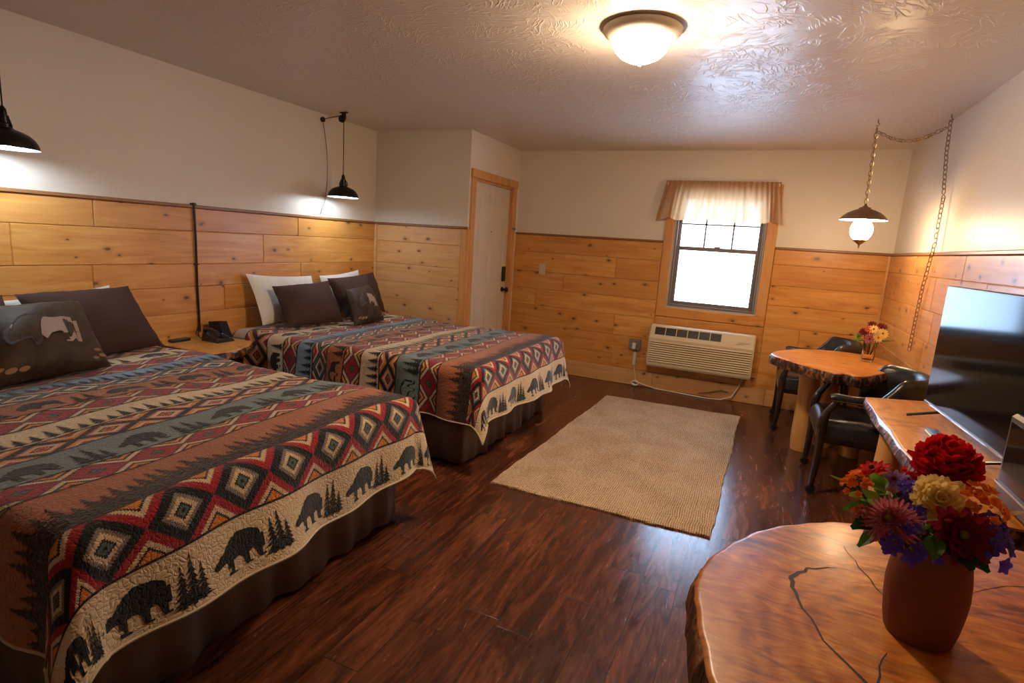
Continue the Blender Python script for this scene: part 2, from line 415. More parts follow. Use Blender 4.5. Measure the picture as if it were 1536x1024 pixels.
# ------------------------------------------------------------------ room shell
T = .14
def slab(name, b, mat):
    o = MB().box(*b).go(name, mat); o['kind'] = 'structure'; return o
slab('floor', (XL-T, XR+T, YF-T, YB+T, -.1, 0), FLOOR)
slab('ceiling', (XL-T, XR+T, YF-T, YB+T, H, H+.1), CEIL)
slab('wall_left', (XL-T, XL, YF-T, Y1+T, 0, H), WALL)
slab('wall_right', (XR, XR+T, YF-T, YB+T, 0, H), WALL)
slab('wall_front', (XL, XR, YF-T, YF, 0, H), WALL)
slab('wall_alcove', (XL, X2-T, Y1, Y1+T, 0, H), WALL)
# entry wall (door in it) with a real opening
DY0, DY1, DH = 4.87, 5.76, 2.02
m = MB(); m.box(X2-T, X2, Y1, DY0, 0, H); m.box(X2-T, X2, DY1, YB+T, 0, H); m.box(X2-T, X2, DY0, DY1, DH, H)
m.go('wall_entry', WALL, kind='structure')
# back wall with window opening
WX0, WX1, WZ0, WZ1 = -.85, .01, .885, 2.04
m = MB(); m.box(X2, WX0, YB, YB+T, 0, H); m.box(WX1, XR, YB, YB+T, 0, H); m.box(WX0, WX1, YB, YB+T, 0, WZ0); m.box(WX0, WX1, YB, YB+T, WZ1, H)
m.go('wall_back', WALL, kind='structure')

BT = .018   # board thickness
def boards(m, along, fixed, a0, a1, rows, joints, sgn, seed):
    """horizontal boards on a wall; along='x' or 'y'; fixed = wall plane; sgn = direction into room"""
    rr = random.Random(seed)
    for i in range(len(rows)-1):
        z1, z0 = rows[i], rows[i+1]
        js = [a0]+[j for j in sorted(joints.get(i, [])) if a0 < j < a1]+[a1]
        for k in range(len(js)-1):
            m.bid = rr.random()
            f0, f1 = (fixed, fixed+sgn*BT) if sgn > 0 else (fixed+sgn*BT, fixed)
            p, q = js[k]+.0006, js[k+1]-.0006
            if along == 'y': m.box(f0, f1, p, q, z0+.0005, z1-.0005, .0045)
            else: m.box(p, q, f0, f1, z0+.0005, z1-.0005, .0045)
RT = HR-.022
m = MB(); boards(m, 'y', XL, YF, Y1, [RT, 1.372, 1.145, .985, .80, .60, .40, .20, .0], {0: [-.4, 2.075, 3.69], 1: [.7, 1.66, 3.32], 2: [-.2, 1.5, 2.05, 3.72], 3: [.9, 2.95], 4: [1.7, 3.3], 5: [2.4, 4.1], 6: [1.2, 3.5]}, 1, 1)
m.go('trim_1', PINE, kind='structure', usebid=True)
m = MB(); boards(m, 'x', Y1, XL+BT, X2-.055, [RT, 1.37, 1.15, .965, .79, .60, .40, .20, 0], {}, -1, 2)
m.go('trim_2', PINE_L, kind='structure', usebid=True)
m = MB()
rows_b = [RT, 1.345, 1.13, .935, .745, .525, .315, .17]
boards(m, 'x', YB, X2, WX0-.095, rows_b, {1: [-1.41], 2: [-1.98], 3: [-2.3], 4: [-1.37], 6: [-1.36]}, -1, 3)
boards(m, 'x', YB, WX1+.095, XR, [RT, 1.39, 1.19, 1.0, .79, .525, .315, .17], {4: [.42], 5: [.1]}, -1, 4)
boards(m, 'x', YB, WX0-.095, WX1+.095, [.775, .525, .315, .17], {1: [-.4], 2: [.0]}, -1, 5)
m.go('trim_3', PINE, kind='structure', usebid=True)
m = MB(); boards(m, 'y', XR, YF, YB-BT, [RT, 1.39, 1.17, .97, .77, .57, .37, .17, 0], {0: [5.0, 3.9, 2.2], 1: [5.35, 4.4, 3.5], 2: [4.9, 4.3, 2.8], 3: [5.3, 4.4], 4: [4.8], 5: [4.2]}, -1, 6)
m.go('trim_4', PINE, kind='structure', usebid=True)
m = MB(); rr = random.Random(3)
for a, b in ((X2, -1.95), (-1.95, -.9), (-.9, .2), (.2, XR-BT)):
    m.bid = rr.random(); m.box(a+.0006, b-.0006, YB-.026, YB, 0, .17, .004)
m.go('baseboard_back', PINE_L, kind='structure', usebid=True)
# rail caps
m = MB()
m.box(XL, XL+.03, YF, Y1, RT, HR, .004); m.box(XL+.03, X2+.012, Y1-.03, Y1, RT, HR, .004)
m.box(X2, WX0-.095, YB-.03, YB, RT, HR, .004); m.box(WX1+.095, XR, YB-.03, YB, RT, HR, .004); m.box(XR-.03, XR, YF, YB-.03, RT, HR, .004)
m.go('trim_5', CAP, kind='structure')
# corner battens
m = MB()
for i, b in enumerate(((XL+BT, XL+BT+.022, Y1-BT-.022, Y1-BT, 0, RT), (XR-BT-.02, XR-BT, YB-BT-.02, YB-BT, .17, RT))):
    m.bid = i*.3; m.box(*b, .005)
m.go('trim_6', PINE_L, kind='structure', usebid=True)
m = MB(); m.bid = .55; m.box(X2-.055, X2+.004, Y1-.02, Y1, 0, RT, .004); m.bid = .2; m.box(X2, X2+.02, Y1-.02, DY0-.085, 0, RT, .004)
m.go('trim_7', PINE_V, kind='structure', usebid=True)

# ------------------------------------------------------------------ door
def door():
    m = MB(); cw = .08
    m.bid = .1; m.box(X2, X2+.022, DY0-cw, DY0, 0, DH, .004); m.bid = .4; m.box(X2, X2+.022, DY1, DY1+cw, 0, DH, .004)
    m.bid = .7; m.box(X2, X2+.026, DY0-cw-.012, DY1+cw+.012, DH, DH+cw, .004)
    m.bid = .9; m.box(X2-T, X2, DY0, DY0+.02, 0, DH); m.box(X2-T, X2, DY1-.02, DY1, 0, DH); m.box(X2-T, X2, DY0, DY1, DH-.02, DH)
    fr = m.go('trim_8', PINE_V, kind='structure', usebid=True)
    y0, y1 = DY0+.022, DY1-.022; x1 = X2-.02; x0 = x1-.04
    m = MB(); m.box(x0, x1-.008, y0, y1, .01, DH-.022)
    st = .11; mid = (y0+y1)/2; z = [.01, .24, .85, 1.02, 1.62, 1.72, 1.90, DH-.022]
    # stiles and rails standing proud of the recessed panels
    for a, b in ((y0, y0+st), (mid-.05, mid+.05), (y1-st, y1)): m.box(x1-.009, x1, a, b, z[0], z[7], .003)
    for a, b in ((z[0], z[1]), (z[2], z[3]), (z[4], z[5]), (z[6], z[7])):
        for c, d in ((y0+st, mid-.05), (mid+.05, y1-st)): m.box(x1-.009, x1, c, d, a, b, .003)
    for a, b in ((z[1], z[2]), (z[3], z[4]), (z[5], z[6])):
        for c, d in ((y0+st, mid-.05), (mid+.05, y1-st)): m.box(x1-.009, x1-.001, c+.028, d-.028, a+.028, b-.028, .006)
    d = m.go('door_1', DOORP, kind='structure')
    k = MB(); k.lathe([(0, 0), (.028, 0), (.028, .012), (.014, .018), (.012, .04), (.026, .05), (.028, .066), (.018, .076), (0, .078)], (x1, y1-.075, .91), 20, (1, 0, 0)).go('door_knob', METAL_K, d, smooth=True)
    k = MB(); k.box(x1, x1+.028, y1-.11, y1-.045, 1.0, 1.165, .008); k.go('keypad_lock', BLACKP, d)
    k = MB(); k.lathe([(0, 0), (.009, 0), (.009, .006), (0, .007)], (x1, mid, 1.53), 12, (1, 0, 0)).go('peephole', BRASS, d)
    t = thing('door_latch', (X2+.022, DY1+.03, 1.58), 'small brass swing latch on the door casing at eye height', 'latch')
    MB().box(X2+.022, X2+.028, DY1-.0, DY1+.075, 1.565, 1.6, .002).go('plate', BRASS, t)
    MB().tube([(X2+.03, DY1+.01, 1.583), (X2+.05, DY1+.0, 1.583), (X2+.05, DY1-.05, 1.583)], .005, 8).go('latch_bar', METAL_K, t, smooth=True)
door()

# ------------------------------------------------------------------ window
def window():
    m = MB(); cw = .092; yy = YB
    m.bid = .3; m.box(WX0-cw, WX0, yy-.024, yy, WZ0-.01, WZ1+.09, .004); m.bid = .8; m.box(WX1, WX1+cw, yy-.024, yy, WZ0-.01, WZ1+.09, .004)
    m.go('trim_9', PINE_V, kind='structure', usebid=True)
    m = MB(); m.bid = .5; m.box(WX0-cw, WX1+cw, yy-.026, yy, WZ0-.105, WZ0-.01, .004); m.bid = .15; m.box(WX0, WX1, yy-.024, yy, WZ1, WZ1+.09, .004)
    m.go('trim_10', PINE, kind='structure', usebid=True)
    f = MB(); a = .035
    y0, y1 = yy+.0, yy+.1
    f.box(WX0, WX0+a, y0, y1, WZ0, WZ1, .003); f.box(WX1-a, WX1, y0, y1, WZ0, WZ1, .003)
    f.box(WX0+a, WX1-a, y0, y1, WZ0, WZ0+.03, .003); f.box(WX0+a, WX1-a, y0, y1, WZ1-.03, WZ1, .003)
    w = f.go('window_1', WINFR, kind='structure')
    t = MB()
    for x in (WX0+.004, WX1-.012): t.box(x, x+.008, yy-.006, yy, WZ0, WZ1)
    t.box(WX0, WX1, yy-.008, yy, WZ0-.008, WZ0+.006); t.go('track', WINTR, w)
    x0, x1 = WX0+a, WX1-a; zm = 1.49
    s = MB(); b = .038; yl0, yl1 = yy+.03, yy+.055
    s.box(x0, x0+b, yl0, yl1, WZ0+.03, zm+.02, .003); s.box(x1-b, x1, yl0, yl1, WZ0+.03, zm+.02, .003)
    s.box(x0+b, x1-b, yl0, yl1, WZ0+.03, WZ0+.065, .003); s.box(x0+b, x1-b, yl0, yl1, zm-.02, zm+.02, .003)
    lo = s.go('lower_sash', WINFR, w)
    MB().box(x0+b, x1-b, yl0+.01, yl0+.014, WZ0+.065, zm-.02).go('pane', PANE, lo)
    MB().box(-.45, -.39, yl0-.012, yl0, zm+.018, zm+.032, .004).go('sash_lock', WINFR, lo)
    s = MB(); yu0, yu1 = yy+.062, yy+.087
    s.box(x0, x0+b*.8, yu0, yu1, zm, WZ1-.03, .003); s.box(x1-b*.8, x1, yu0, yu1, zm, WZ1-.03, .003); s.box(x0, x1, yu0, yu1, WZ1-.06, WZ1-.03, .003)
    up = s.go('upper_sash', WINFR, w)
    g = MB(); wd = (x1-x0)/3
    for i in (1, 2): g.box(x0+wd*i-.009, x0+wd*i+.009, yu0+.008, yu0+.016, zm, WZ1-.06)
    for z in (1.735,): g.box(x0, x1, yu0+.008, yu0+.016, z-.008, z+.008)
    g.go('muntins', WINFR, up)
    MB().box(x0+b*.8, x1-b*.8, yu0+.018, yu0+.021, zm, WZ1-.06).go('pane', PANE, up)
window()

def valance():
    t = thing('valance', (-.45, YB-.07, 1.75), 'sheer tan ruffled valance hanging over the top of the window', 'curtain')
    x0, x1 = -.965, .075; n = 220; V = []; F = []; th = []
    zs = [2.145, 2.13, 2.115, 2.10, 2.085, 2.05, 2.0, 1.95, 1.9, 1.86, 1.82, 1.79, 1.765]
    rr = random.Random(5); ph = [rr.uniform(0, 6.28) for _ in range(8)]
    for j, z in enumerate(zs):
        d = (2.145-z)/.38
        for i in range(n+1):
            s = i/n; x = x0+(x1-x0)*s
            fine = .008*sin(s*150+ph[0]+2*sin(s*13))*(1-d*.6); big = .016*d*(sin(s*47+ph[1]+1.5*sin(s*9))+.6*sin(s*29+ph[2]))
            xx = x + (s-.5)*.09*d + .012*d*sin(s*31+ph[3])
            if s < .04 or s > .96: xx += (s-.5)*.05*d
            y = YB-.062+fine-big-.02*d if 2.09 < z < 2.14 or True else 0
            zz = z+(.012*sin(s*37+ph[4])+.008*sin(s*17+ph[5]))*d
            V.append((xx, y, zz)); th.append(max(.3, min(.985, .93-.03*d+.22*abs(sin(s*47/2+ph[6]))**6+.18*(1-d)+(.3 if j in (0, 3) else 0)+(.35 if j >= len(zs)-1 else 0))))
    for j in range(len(zs)-1):
        for i in range(n): k = j*(n+1)+i; F.append((k, k+1, k+n+2, k+n+1))
    o = mk('sheer_cloth', V, F, SHEER, t, smooth=True)
    a = o.data.attributes.new('thick', 'FLOAT', 'POINT'); a.data.foreach_set('value', th)
    MB().tube([(x0+.01, YB-.045, 2.118), (x1-.01, YB-.045, 2.118)], .006, 10).go('curtain_rod', WHITEP, t, smooth=True)
    for x in (x0+.012, x1-.012): MB().box(x-.008, x+.008, YB-.062, YB, 2.105, 2.13).go('rod_bracket', WHITEP, t)
valance()

# ------------------------------------------------------------------ wall-mounted air conditioner
def ac():
    x0, x1, z0, z1, y0 = -.955, .05, .275, .70, YB-.21
    t = thing('air_conditioner', (-.45, YB-.1, z0), 'almond wall air conditioner with louvred front under the window', 'air conditioner')
    yb = YB-.027
    m = MB(); m.box(x0+.03, x1-.03, y0+.06, yb, z0+.01, z1-.03, .006); m.go('sleeve', ALMOND, t)
    # front cover profile: sloped top panel then near-vertical face
    prof = [(yb-.05, z1), (y0+.075, z1), (y0+.055, z1-.008), (y0+.012, z1-.105), (y0, z1-.13), (y0, z0+.02), (y0+.012, z0), (yb-.05, z0)]
    V = []; F = []
    for x in (x0, x0+.012, x1-.012, x1):
        ins = .008 if x in (x0, x1) else 0
        for y, z in prof: V.append((x, y+ins, z-(ins if z > .5 else -ins)))
    n = len(prof)
    for i in range(3):
        for j in range(n-1): F.append((i*n+j, i*n+j+1, (i+1)*n+j+1, (i+1)*n+j))
    F.append(tuple(range(n))[::-1]); F.append(tuple(3*n+i for i in range(n)))
    cov = mk('front_cover', V, F, ALMOND, t)
    # dark discharge vents on the sloped panel
    a = Vector((0, y0+.053, z1-.013)); b = Vector((0, y0+.014, z1-.10)); nrm = Vector((0, -.905, .42))
    xs = [x0+.055+i*.108 for i in range(6)]
    for i, x in enumerate(xs):
        m = MB(); w = .1
        def P(u, v, o): q = a+(b-a)*v+nrm*o; return (x+u, q.y, q.z)
        m.cur = 0; m.add([P(0, .08, .001), P(w, .08, .001), P(w, .92, .001), P(0, .92, .001)], [(0, 3, 2, 1)])
        m.cur = 1
        for k in range(9):
            v = .12+k*.09; m.add([P(0, v, .0015), P(w, v, .0015), P(w, v+.03, .005), P(0, v+.03, .005)], [(0, 3, 2, 1)])
        m.go('vent', [BLACKP, VENT], t)
    m = MB()
    for k in range(10):
        z = z1-.155-k*.0225
        m.add([(x0+.02, y0-.001, z), (x1-.02, y0-.001, z), (x1-.02, y0-.012, z-.013), (x0+.02, y0-.012, z-.013), (x0+.02, y0-.001, z-.015), (x1-.02, y0-.001, z-.015)], [(0, 3, 2, 1), (3, 4, 5, 2)])
    m.go('louvre', ALMOND, t)
    m = MB()
    for k in range(10): m.box(x0+.022, x1-.022, y0-.0015, y0+.001, z1-.155-k*.0225-.0215, z1-.155-k*.0225-.0155)
    m.go('louvre_gap', VENT, t)
    # small script-like maker's mark, lower right of the sloped panel
    m = MB(); pts = []
    for i in range(40):
        s = i/39; q = a+(b-a)*(.80+.10*sin(s*38)*(1-s*.3)-.03*s)+nrm*.002; pts.append((x1-.155+s*.11, q.y, q.z))
    m.tube(pts, .0013, 4); q = a+(b-a)*.98+nrm*.002
    m.tube([(x1-.175, q.y, q.z), (x1-.13, a.y+(b.y-a.y)*.92-.002, a.z+(b.z-a.z)*.92), (x1-.10, a.y+(b.y-a.y)*.93-.002, a.z+(b.z-a.z)*.93)], .0013, 4); m.go('maker_mark', VENT, t)
    m = MB(); m.box(x0-.02, x1+.04, YB-.05, yb, z0-.012, z0+.0, .003); m.go('mounting_rail', VENT, t)
    # cord: from unit to floor, along the baseboard, up to the adaptor and outlet
    t2 = thing('power_cord', (-1.09, YB-.05, .02), 'white power cord running along the floor from the wall outlet to the air conditioner', 'cord')
    P = [(-.02, YB-.06, .27), (-.05, YB-.06, .15), (-.10, YB-.07, .05), (-.2, YB-.1, .012), (-.35, YB-.115, .008), (-.6, YB-.085, .008), (-.85, YB-.06, .008), (-1.0, YB-.045, .03), (-1.06, YB-.04, .045)]
    S = []
    for i in range(len(P)-1):
        for k in range(5): S.append(tuple(P[i][q]+(P[i+1][q]-P[i][q])*k/5 for q in range(3)))
    S.append(P[-1]); MB().tube(S, .006, 8).go('flat_cord', WHITEP, t2, smooth=True)
    MB().tube([(-1.07, YB-.045, .05), (-1.085, YB-.04, .12), (-1.10, YB-.04, .19), (-1.105, YB-.045, .24)], .005, 8).go('upper_cord', WHITEP, t2, smooth=True)
    MB().box(-1.122, -1.09, YB-.065, YB-.03, .22, .37, .01).go('inline_box', WHITEP, t2)
    m = MB()
    for k in range(3):
        m.tube([(-1.07+(.028+.004*k)*cos(a_), YB-.05-.012*k, .035+(.022)*sin(a_)) for a_ in [2*pi*i/16 for i in range(16)]], .008, 8, True)
    m.go('coiled_slack', WHITEP, t2, smooth=True)
    m = MB(); m.tube([(-.12, YB-.06, .09), (-.2, YB-.05, .10), (-.3, YB-.05, .06), (-.42, YB-.05, .03)], .004, 6); m.go('cord_loop', BLACKP, t2, smooth=True)
    t3 = thing('wall_outlet', (-1.12, YB-.03, .4), 'small grey outlet box with a white plug left of the air conditioner', 'outlet')
    MB().box(-1.18, -1.055, YB-.055, YB-BT, .385, .505, .006).go('outlet_box', plain('grey_box', (.20, .18, .17), .5), t3)
    MB().box(-1.14, -1.10, YB-.09, YB-.055, .40, .47, .008).go('plug', WHITEP, t3)
    t4 = thing('light_switch', (-2.24, YB-BT, 1.1), 'almond light switch plate on the wooden boards beside the door', 'light switch')
    MB().box(-2.285, -2.205, YB-BT-.006, YB-BT, 1.10, 1.225, .003).go('switch_plate', ALMOND, t4)
    MB().box(-2.25, -2.24, YB-BT-.016, YB-BT-.006, 1.15, 1.175, .002).go('toggle', WHITEP, t4)
ac()

# ------------------------------------------------------------------ beds and quilts
BANDS = [('cream', .20), ('dia', .205), ('rust', .235), ('red', .13), ('teal', .185), ('mix', .135), ('cream', .15), ('red', .14), ('rust', .15), ('wht', .13), ('blue', .135), ('red', .14), ('cream', .15), ('mix', .22)]
BEAR = [(0, .36), (.05, .46), (.12, .52), (.15, .61), (.19, .57), (.25, .67), (.36, .85), (.50, .98), (.62, .96), (.78, .92), (.92, .80), (1.0, .58), (.99, .36), (.95, .14), (.99, .02), (.87, .02), (.84, .20), (.79, .35), (.73, .36), (.70, .18), (.73, 0), (.61, 0), (.59, .22), (.52, .33), (.42, .34), (.39, .10), (.43, -.04), (.30, -.04), (.31, .12), (.27, .33), (.18, .32), (.10, .27), (.04, .29)]
BISON = [(0, .36), (.03, .55), (.08, .66), (.16, .74), (.24, .90), (.36, .98), (.50, .92), (.64, .82), (.80, .80), (.92, .72), (.97, .52), (.95, .28), (.98, .02), (.88, .02), (.86, .22), (.78, .36), (.62, .34), (.48, .28), (.44, .02), (.36, .02), (.34, .22), (.24, .20), (.16, .16), (.08, .12), (.03, .22)]
def slices(poly, n):
    """cut a polygon (y up over x) into trapezoid strips"""
    x0 = min(p[0] for p in poly); x1 = max(p[0] for p in poly); cols = []
    for i in range(n+1):
        x = x0+(x1-x0)*(i+.0001 if i == 0 else (i-.0001 if i == n else i))/n; ys = []
        for k in range(len(poly)):
            a, b = poly[k-1], poly[k]
            if (a[0] <= x) != (b[0] <= x): ys.append(a[1]+(b[1]-a[1])*(x-a[0])/(b[0]-a[0]))
        ys.sort(); cols.append((x, list(zip(ys[::2], ys[1::2]))))
    out = []
    for (xa, A), (xb, B) in zip(cols, cols[1:]):
        if len(A) == len(B):
            for (p, q), (r, s) in zip(A, B): out.append([(xa, p), (xb, r), (xb, s), (xa, q)])
        else:
            src = A if len(A) > len(B) else B
            for p, q in src: out.append([(xa, p), (xb, p), (xb, q), (xa, q)])
    return out
def tree_strips(rr, w, h, layers=7):
    """ragged conifer; up = +y, base at 0"""
    out = []; z = h
    out.append([(-.006, 0), (.006, 0), (.006, h*.3), (-.006, h*.3)])
    for i in range(layers):
        top = h*(1-i/layers); bot = h*(1-(i+1.35)/layers); bot = max(bot, .004); wt = w*.5*(i/layers)*.45; wb = w*.5*((i+1)/layers)*rr.uniform(.75, 1.1)
        nt = 4
        # each layer: left and right drooping branches
        for s in (-1, 1):
            wb2 = wb*rr.uniform(.8, 1.1)
            out.append([(0, top), (s*wt*.9, top-(top-bot)*.35), (s*wb2, bot), (0, bot+(top-bot)*.28)] if s > 0 else [(0, top), (0, bot+(top-bot)*.28), (s*wb2, bot), (s*wt*.9, top-(top-bot)*.35)])
            out.append([(0, top-(top-bot)*.5), (s*wb2*.62, bot-(top-bot)*.10), (s*wb2*.4, bot+(top-bot)*.2), (0, bot+(top-bot)*.3)][::(1 if s > 0 else -1)])
    return out

def quilt(name, label, head_x, foot_x, yc, drop, zt, seed, wavy=1.0):
    rr = random.Random(seed); HW = .765; r = .065; L = foot_x-head_x; total = L+drop+.02; vmax = HW+drop
    ph = [rr.uniform(0, 6.28) for _ in range(14)]
    def edge(o, flare):
        arc = r*pi/2
        if o <= arc: a = o/r; return r*sin(a), r*(1-cos(a))
        q = o-arc; return r+q*sin(flare), r+q*cos(flare)
    def S(u, v):
        av = abs(v); sg = 1 if v >= 0 else -1
        a = u-(L-r*.6); b = av-(HW-r*.6)
        x = head_x+min(u, L-r*.6); y = sg*min(av, HW-r*.6); z = zt
        z += wavy*(.007*sin(u*5.1+v*2.3+ph[0])+.006*sin(u*3.3-v*5.7+ph[1])+.004*sin(u*11+v*9+ph[2]))
        if a > 0 and b > 0:
            th = atan2(b, a); k = sin(2*th)**2; rho = hypot(a, b)*(1-.10*k)
            out, dn = edge(rho, .10+.14*k)
            dirx, diry = cos(th), sin(th)
            x += dirx*out*(1+.15*k*rho); y += sg*diry*out*(1+.15*k*rho); z -= dn
        elif a > 0:
            fl = .10+.10*sin(v*4.1+ph[3])+.05*sin(v*9+ph[4]); o, dn = edge(a, fl); x += o; z -= dn; x += .010*a/.3*sin(v*17+ph[5])
        elif b > 0:
            fl = .06+.05*sin(u*5.7+ph[6])+.06*sin(u*13+ph[7]); o, dn = edge(b, fl); y += sg*o; z -= dn; y += sg*.012*b/.3*sin(u*21+ph[8])
        z += 0.0
        return Vector((x, yc+y, z))
    def Nrm(u, v):
        e = .004; n = (S(u+e, v)-S(u-e, v)).cross(S(u, v+e)-S(u, v-e)); return n.normalized()
    def warp(u, v):   # quilting puckers shift the printed bands a little
        return u+wavy*.008*sin(v*4.3+ph[9])+wavy*.005*sin(v*9.1+ph[10])
    # u rows following the bands from hem to head
    us = [(total, 0, 'line', 0.0)]
    rows = []; u = total
    mats = ['cream', 'rust', 'teal', 'blue', 'dark', 'line', 'bison', 'dia', 'red', 'mix', 'wht']
    first = True
    for nm, w in BANDS:
        n = max(2, int(math.ceil(w/.017)))
        for i in range(n):
            a0 = u-w*i/n; a1 = u-w*(i+1)/n
            if a1 < 0: a1 = 0
            rows.append((a0, a1, nm, 1-i/n, 1-(i+1)/n))
            if a1 <= 0: break
        u -= w
        if u <= 0: break
    # thin dark line rows between bands
    nv = 108; vs = [-vmax+2*vmax*i/nv for i in range(nv+1)]
    V = []; F = []; MI = []; UV = []
    def grid(ua, ub, mi, f0, f1):
        k = len(V) if not V else len(V)-(nv+1)
        for uu in ((ua, ub) if not V else (ub,)):
            for v in vs:
                wu = uu if uu >= total-1e-6 else min(total, max(0, warp(uu, v))); V.append(S(wu, v))
        for i in range(nv):
            F.append((k+i, k+i+1, k+nv+1+i+1, k+nv+1+i)); MI.append(mi)
            UV.append([(f0, vs[i]+5), (f0, vs[i+1]+5), (f1, vs[i+1]+5), (f1, vs[i]+5)])
    for a0, a1, nm, f0, f1 in rows: grid(a0, a1, mats.index(nm), f0, f1)
    # reorder uv to match face winding: face verts = (k+nv+1+i, k+nv+1+i+1, k+i+1, k+i) -> row ub first
    base_n = len(F); nb = len(V); row = nv+1
    for q in range(nb):
        uu = total if q < row else rows[q//row-1][1]; vv = vs[q % row]
        wu = uu if uu >= total-1e-6 else min(total, max(0, warp(uu, vv))); V.append(V[q]-Nrm(wu, vv)*.007)
    for q in range(base_n):
        f = F[q]; F.append(tuple(x+nb for x in f[::-1])); MI.append(MI[q]); UV.append(UV[q][::-1])
    base_n = len(F)
    def patch(poly, mi, off):
        k = len(V)
        for (pu, pv) in poly:
            pu = max(.002, min(total-.002, warp(pu, pv))); pv = max(-vmax+.004, min(vmax-.004, pv)); V.append(S(pu, pv)+Nrm(pu, pv)*off)
        f = list(range(k, k+len(poly)))
        p = [V[i] for i in f]; nn = (p[1]-p[0]).cross(p[2]-p[0])
        if nn.length < 1e-12: return
        cu = sum(q[0] for q in poly)/len(poly); cv = sum(q[1] for q in poly)/len(poly)
        if nn.dot(Nrm(max(.01, cu), cv)) < 0: f = f[::-1]
        F.append(tuple(f)); MI.append(mi); UV.append([(0, 0)]*len(f))
    dark = mats.index('dark'); bison = mats.index('bison'); line = mats.index('line')
    # band edge lines
    u = total; step = 2*vmax/nv
    pos = []
    for nm, w in BANDS:
        pos.append((nm, u, w)); u -= w
        if u <= .02: break
        for i in range(nv): patch([(u+.004, vs[i]), (u+.004, vs[i+1]), (u-.004, vs[i+1]), (u-.004, vs[i])], line, .0012)
    def bear_at(u_base, v0, w, h, poly=BEAR, flip=False, n=26):
        for q in slices(poly, n):
            patch([(u_base-y*h, v0+((1-x) if flip else x)*w) for x, y in q], dark, .0016)
    def tree_at(u_base, v0, w, h, layers=7, mt=None):
        for q in tree_strips(rr, w, h, layers):
            # split tall quads is unnecessary: they are small
            patch([(u_base-y, v0+x) for x, y in q], dark if mt is None else mt, .0018+rr.random()*.0006)
    for bi, (nm, ut, w) in enumerate(pos):
        if ut-w < .02 and bi > 0 and ut < .1: continue
        base = ut-.010
        if bi == 0:
            v = -vmax+.05
            while v < vmax-.05:
                bear_at(base-.025, v, .185, .122, n=36); tree_at(base-.014, v+.215, .075, .12+rr.random()*.03, 8); tree_at(base-.014, v+.245, .085, .14+rr.random()*.02, 8); tree_at(base-.014, v+.275, .07, .09+rr.random()*.03, 7); v += .315
        elif nm == 'rust' and bi == 2:
            v = -vmax+.02
            while v < vmax-.02: tree_at(base, v, .12, rr.uniform(.08, .17), 7, bison); v += .040
            for i in range(nv): patch([(base+.004, vs[i]), (base+.004, vs[i+1]), (base-.045-.012*sin(vs[i+1]*70), vs[i+1]), (base-.045-.012*sin(vs[i]*70), vs[i])], bison, .0013)
        elif nm == 'teal':
            v = -vmax+.03
            while v < vmax-.05:
                bear_at(base-.018, v, .17, .11, n=26); tree_at(base, v+.23, .08, .12, 7); tree_at(base, v+.275, .075, .14, 7); tree_at(base, v+.31, .06, .09, 6); v += .36
        elif nm == 'rust':
            v = -vmax+.08
            while v < vmax-.05:
                bear_at(base-.018, v, .16, .09, BISON, n=22); tree_at(base, v+.21, .08, .10, 6); tree_at(base, v+.26, .09, .12, 6); v += .33
        elif nm in ('cream', 'blue') and bi in (6, 10):
            v = -vmax+.02
            while v < vmax-.02: tree_at(base, v, .07, rr.uniform(.06, .11), 6); v += .052
        elif nm == 'cream':
            v = -vmax+.06
            while v < vmax-.05: bear_at(base-.02, v, .16, .09, n=20); tree_at(base, v+.21, .08, .11, 6); v += .30
    q = mk(name, V, F, [QM[x] for x in mats], None, (foot_x-1, yc, zt), smooth=True, mi=MI)
    uvl = q.data.uv_layers.new(name='band'); flat = []
    for i, uvs in enumerate(UV):
        if i < base_n:
            # winding: (ub,i) (ub,i+1) (ua,i+1) (ua,i)
            flat += [c for p in uvs for c in p]
        else: flat += [c for p in uvs for c in p]
    uvl.data.foreach_set('uv', flat)
    tag(q, label, 'quilt')
    path = [S(u_, -vmax) for u_ in [total*i/60 for i in range(61)]]+[S(total, v) for v in vs[1:]]+[S(total*(1-i/60), vmax) for i in range(1, 61)]
    MB().tube(path, .005, 6).go('piping', PIPING, q, smooth=True)
    return q

